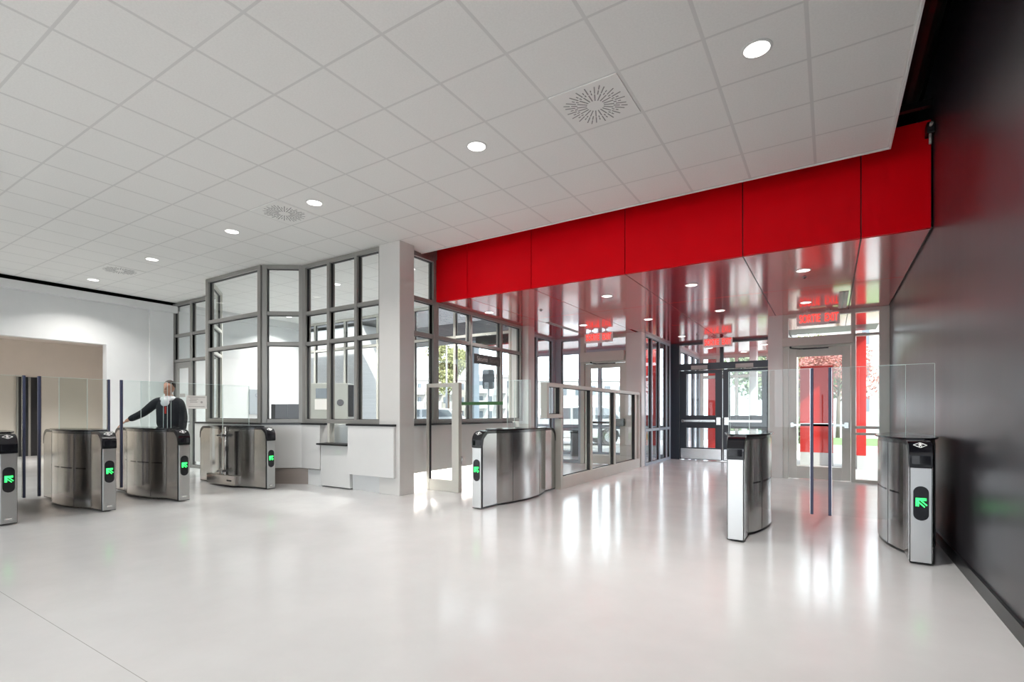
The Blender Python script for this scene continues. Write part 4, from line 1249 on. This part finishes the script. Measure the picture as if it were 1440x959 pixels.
# traffic sign seen from behind
x, y = dirp(687, 20)
t = thing('street_sign', 'dark rounded back of a street sign on a thin pole outside', 'sign', (x, y, -.04), YAW)
q = MB()
w_, h_, r_ = .235, .38, .07
pts = []
for cx_, cz_, a0 in ((w_-r_, h_-r_, 0), (-w_+r_, h_-r_, PI/2), (-w_+r_, -h_+r_, PI), (w_-r_, -h_+r_, 1.5*PI)):
    for k in range(6):
        a = a0+PI/2*k/5; pts.append((cx_+r_*math.cos(a), cz_+r_*math.sin(a)))
q.prism(pts, 0, .03, None, Matrix.Translation((0, -.03, 2.60)) @ Matrix.Rotation(PI/2, 4, 'X'))
q.build('sign_plate', mat('sign_back_grey', (.10, .11, .12), .5), t)
q = MB(); q.tube((0, 0, 0), (0, 0, 2.95), .028); q.build('pole', M['pole'], t)

# buildings across the road
def block(name, label, px0, px1, fw, h, m, floors, cols_, balcony=False):
    x0, y0 = dirp(px0, fw); x1, y1 = dirp(px1, fw)
    ln = math.hypot(x1-x0, y1-y0); rz = math.atan2(y1-y0, x1-x0)
    t = thing(name, label, 'building', (x0, y0, -.04), rz)
    boxo('walls', (0, 0, 0, ln, 10, h), m, t)
    fh = h/floors; cw = ln/cols_
    for f in range(floors):
        for c_ in range(cols_):
            w = boxo('window', (c_*cw+cw*.3, -.05, f*fh+fh*.3, c_*cw+cw*.7, .02, f*fh+fh*.75), M['win_dark'], t)
        if balcony and f > 0:
            for c_ in range(0, cols_, 2): boxo('balcony', (c_*cw+cw*.15, -1.3, f*fh-.15, c_*cw+cw*1.2, 0, f*fh+.9), M['facade_w'], t)
    boxo('parapet', (-.2, -.2, h, ln+.2, 10.2, h+.35), M['facade_w'], t)
    return t
block('apartment_building', 'cream apartment building with balconies behind the street tree', 560, 668, 82, 6.6, M['facade'], 3, 9, True)
block('apartment_building', 'pale stepped building behind the street sign', 670, 735, 70, 6.2, M['facade_w'], 3, 5, True)
block('office_building', 'long pale building beyond the parked white car', 742, 905, 75, 6.0, M['facade_w'], 2, 8)
block('office_building', 'pale building across the lawn seen through the right sidelight', 1205, 1330, 75, 15.0, M['facade'], 3, 5)

# cars
def car(label, x, y, rz, m):
    t = thing('parked_car', label, 'car', (x, y, -.03), rz, 'parked cars')
    side = [(-2.2, .35), (-2.2, .75), (-2.05, .95), (-1.5, 1.02), (-.95, 1.50), (.75, 1.56), (1.65, 1.50), (2.05, 1.05), (2.2, .95), (2.22, .35), (1.85, .30), (1.75, .55), (1.45, .72), (1.1, .55), (1.0, .28), (-1.0, .28), (-1.1, .55), (-1.4, .72), (-1.7, .55), (-1.8, .30)]
    q = MB(); q.prism(side, -.85, .85, None, Matrix(((1, 0, 0, 0), (0, 0, -1, 0), (0, 1, 0, 0), (0, 0, 0, 1)))); q.build('car_body', m, t, .05, 2)
    q = MB()
    for poly in ([(-1.35, 1.04), (-.88, 1.42), (-.15, 1.46), (-.15, 1.04)], [(-.05, 1.04), (-.05, 1.46), (.75, 1.48), (.75, 1.04)], [(.85, 1.04), (.85, 1.48), (1.5, 1.43), (1.8, 1.06)]):
        for s in (.852, -.858): q.prism(poly, s, s+.006, None, Matrix(((1, 0, 0, 0), (0, 0, -1, 0), (0, 1, 0, 0), (0, 0, 0, 1))))
    q.build('side_window', M['win_dark'], t)
    for wx in (-1.40, 1.42):
        for s in (-1, 1):
            q = MB(); q.tube((wx, s*.66, .33), (wx, s*.88, .33), .33, None, 24); w = q.build('wheel', M['tire'], t)
            q = MB(); q.tube((wx, s*.875, .33), (wx, s*.888, .33), .21, None, 20); q.build('hubcap', M['chrome'], w)
    return t
x, y = dirp(800, 20.5); car('white parked car seen through the glazing by the left exit door', x, y, YAW+.12, M['car'])
x, y = dirp(600, 30); car('white parked car in front of the apartment building', x, y, YAW-.1, M['car'])
# dark bin outside
x, y = dirp(812, 14.6)
t = thing('litter_bin', 'dark litter bin outside left of the exit door', 'bin', (x, y, -.04))
q = MB(); q.lathe([(.18, 0), (.20, .05), (.20, .72), (.21, .74), (.17, .82)], 20); q.build('bin_body', M['steel_dark'], t)
q = MB(); q.lathe([(.215, .70), (.215, .73)], 20); q.build('rim', M['black'], t)
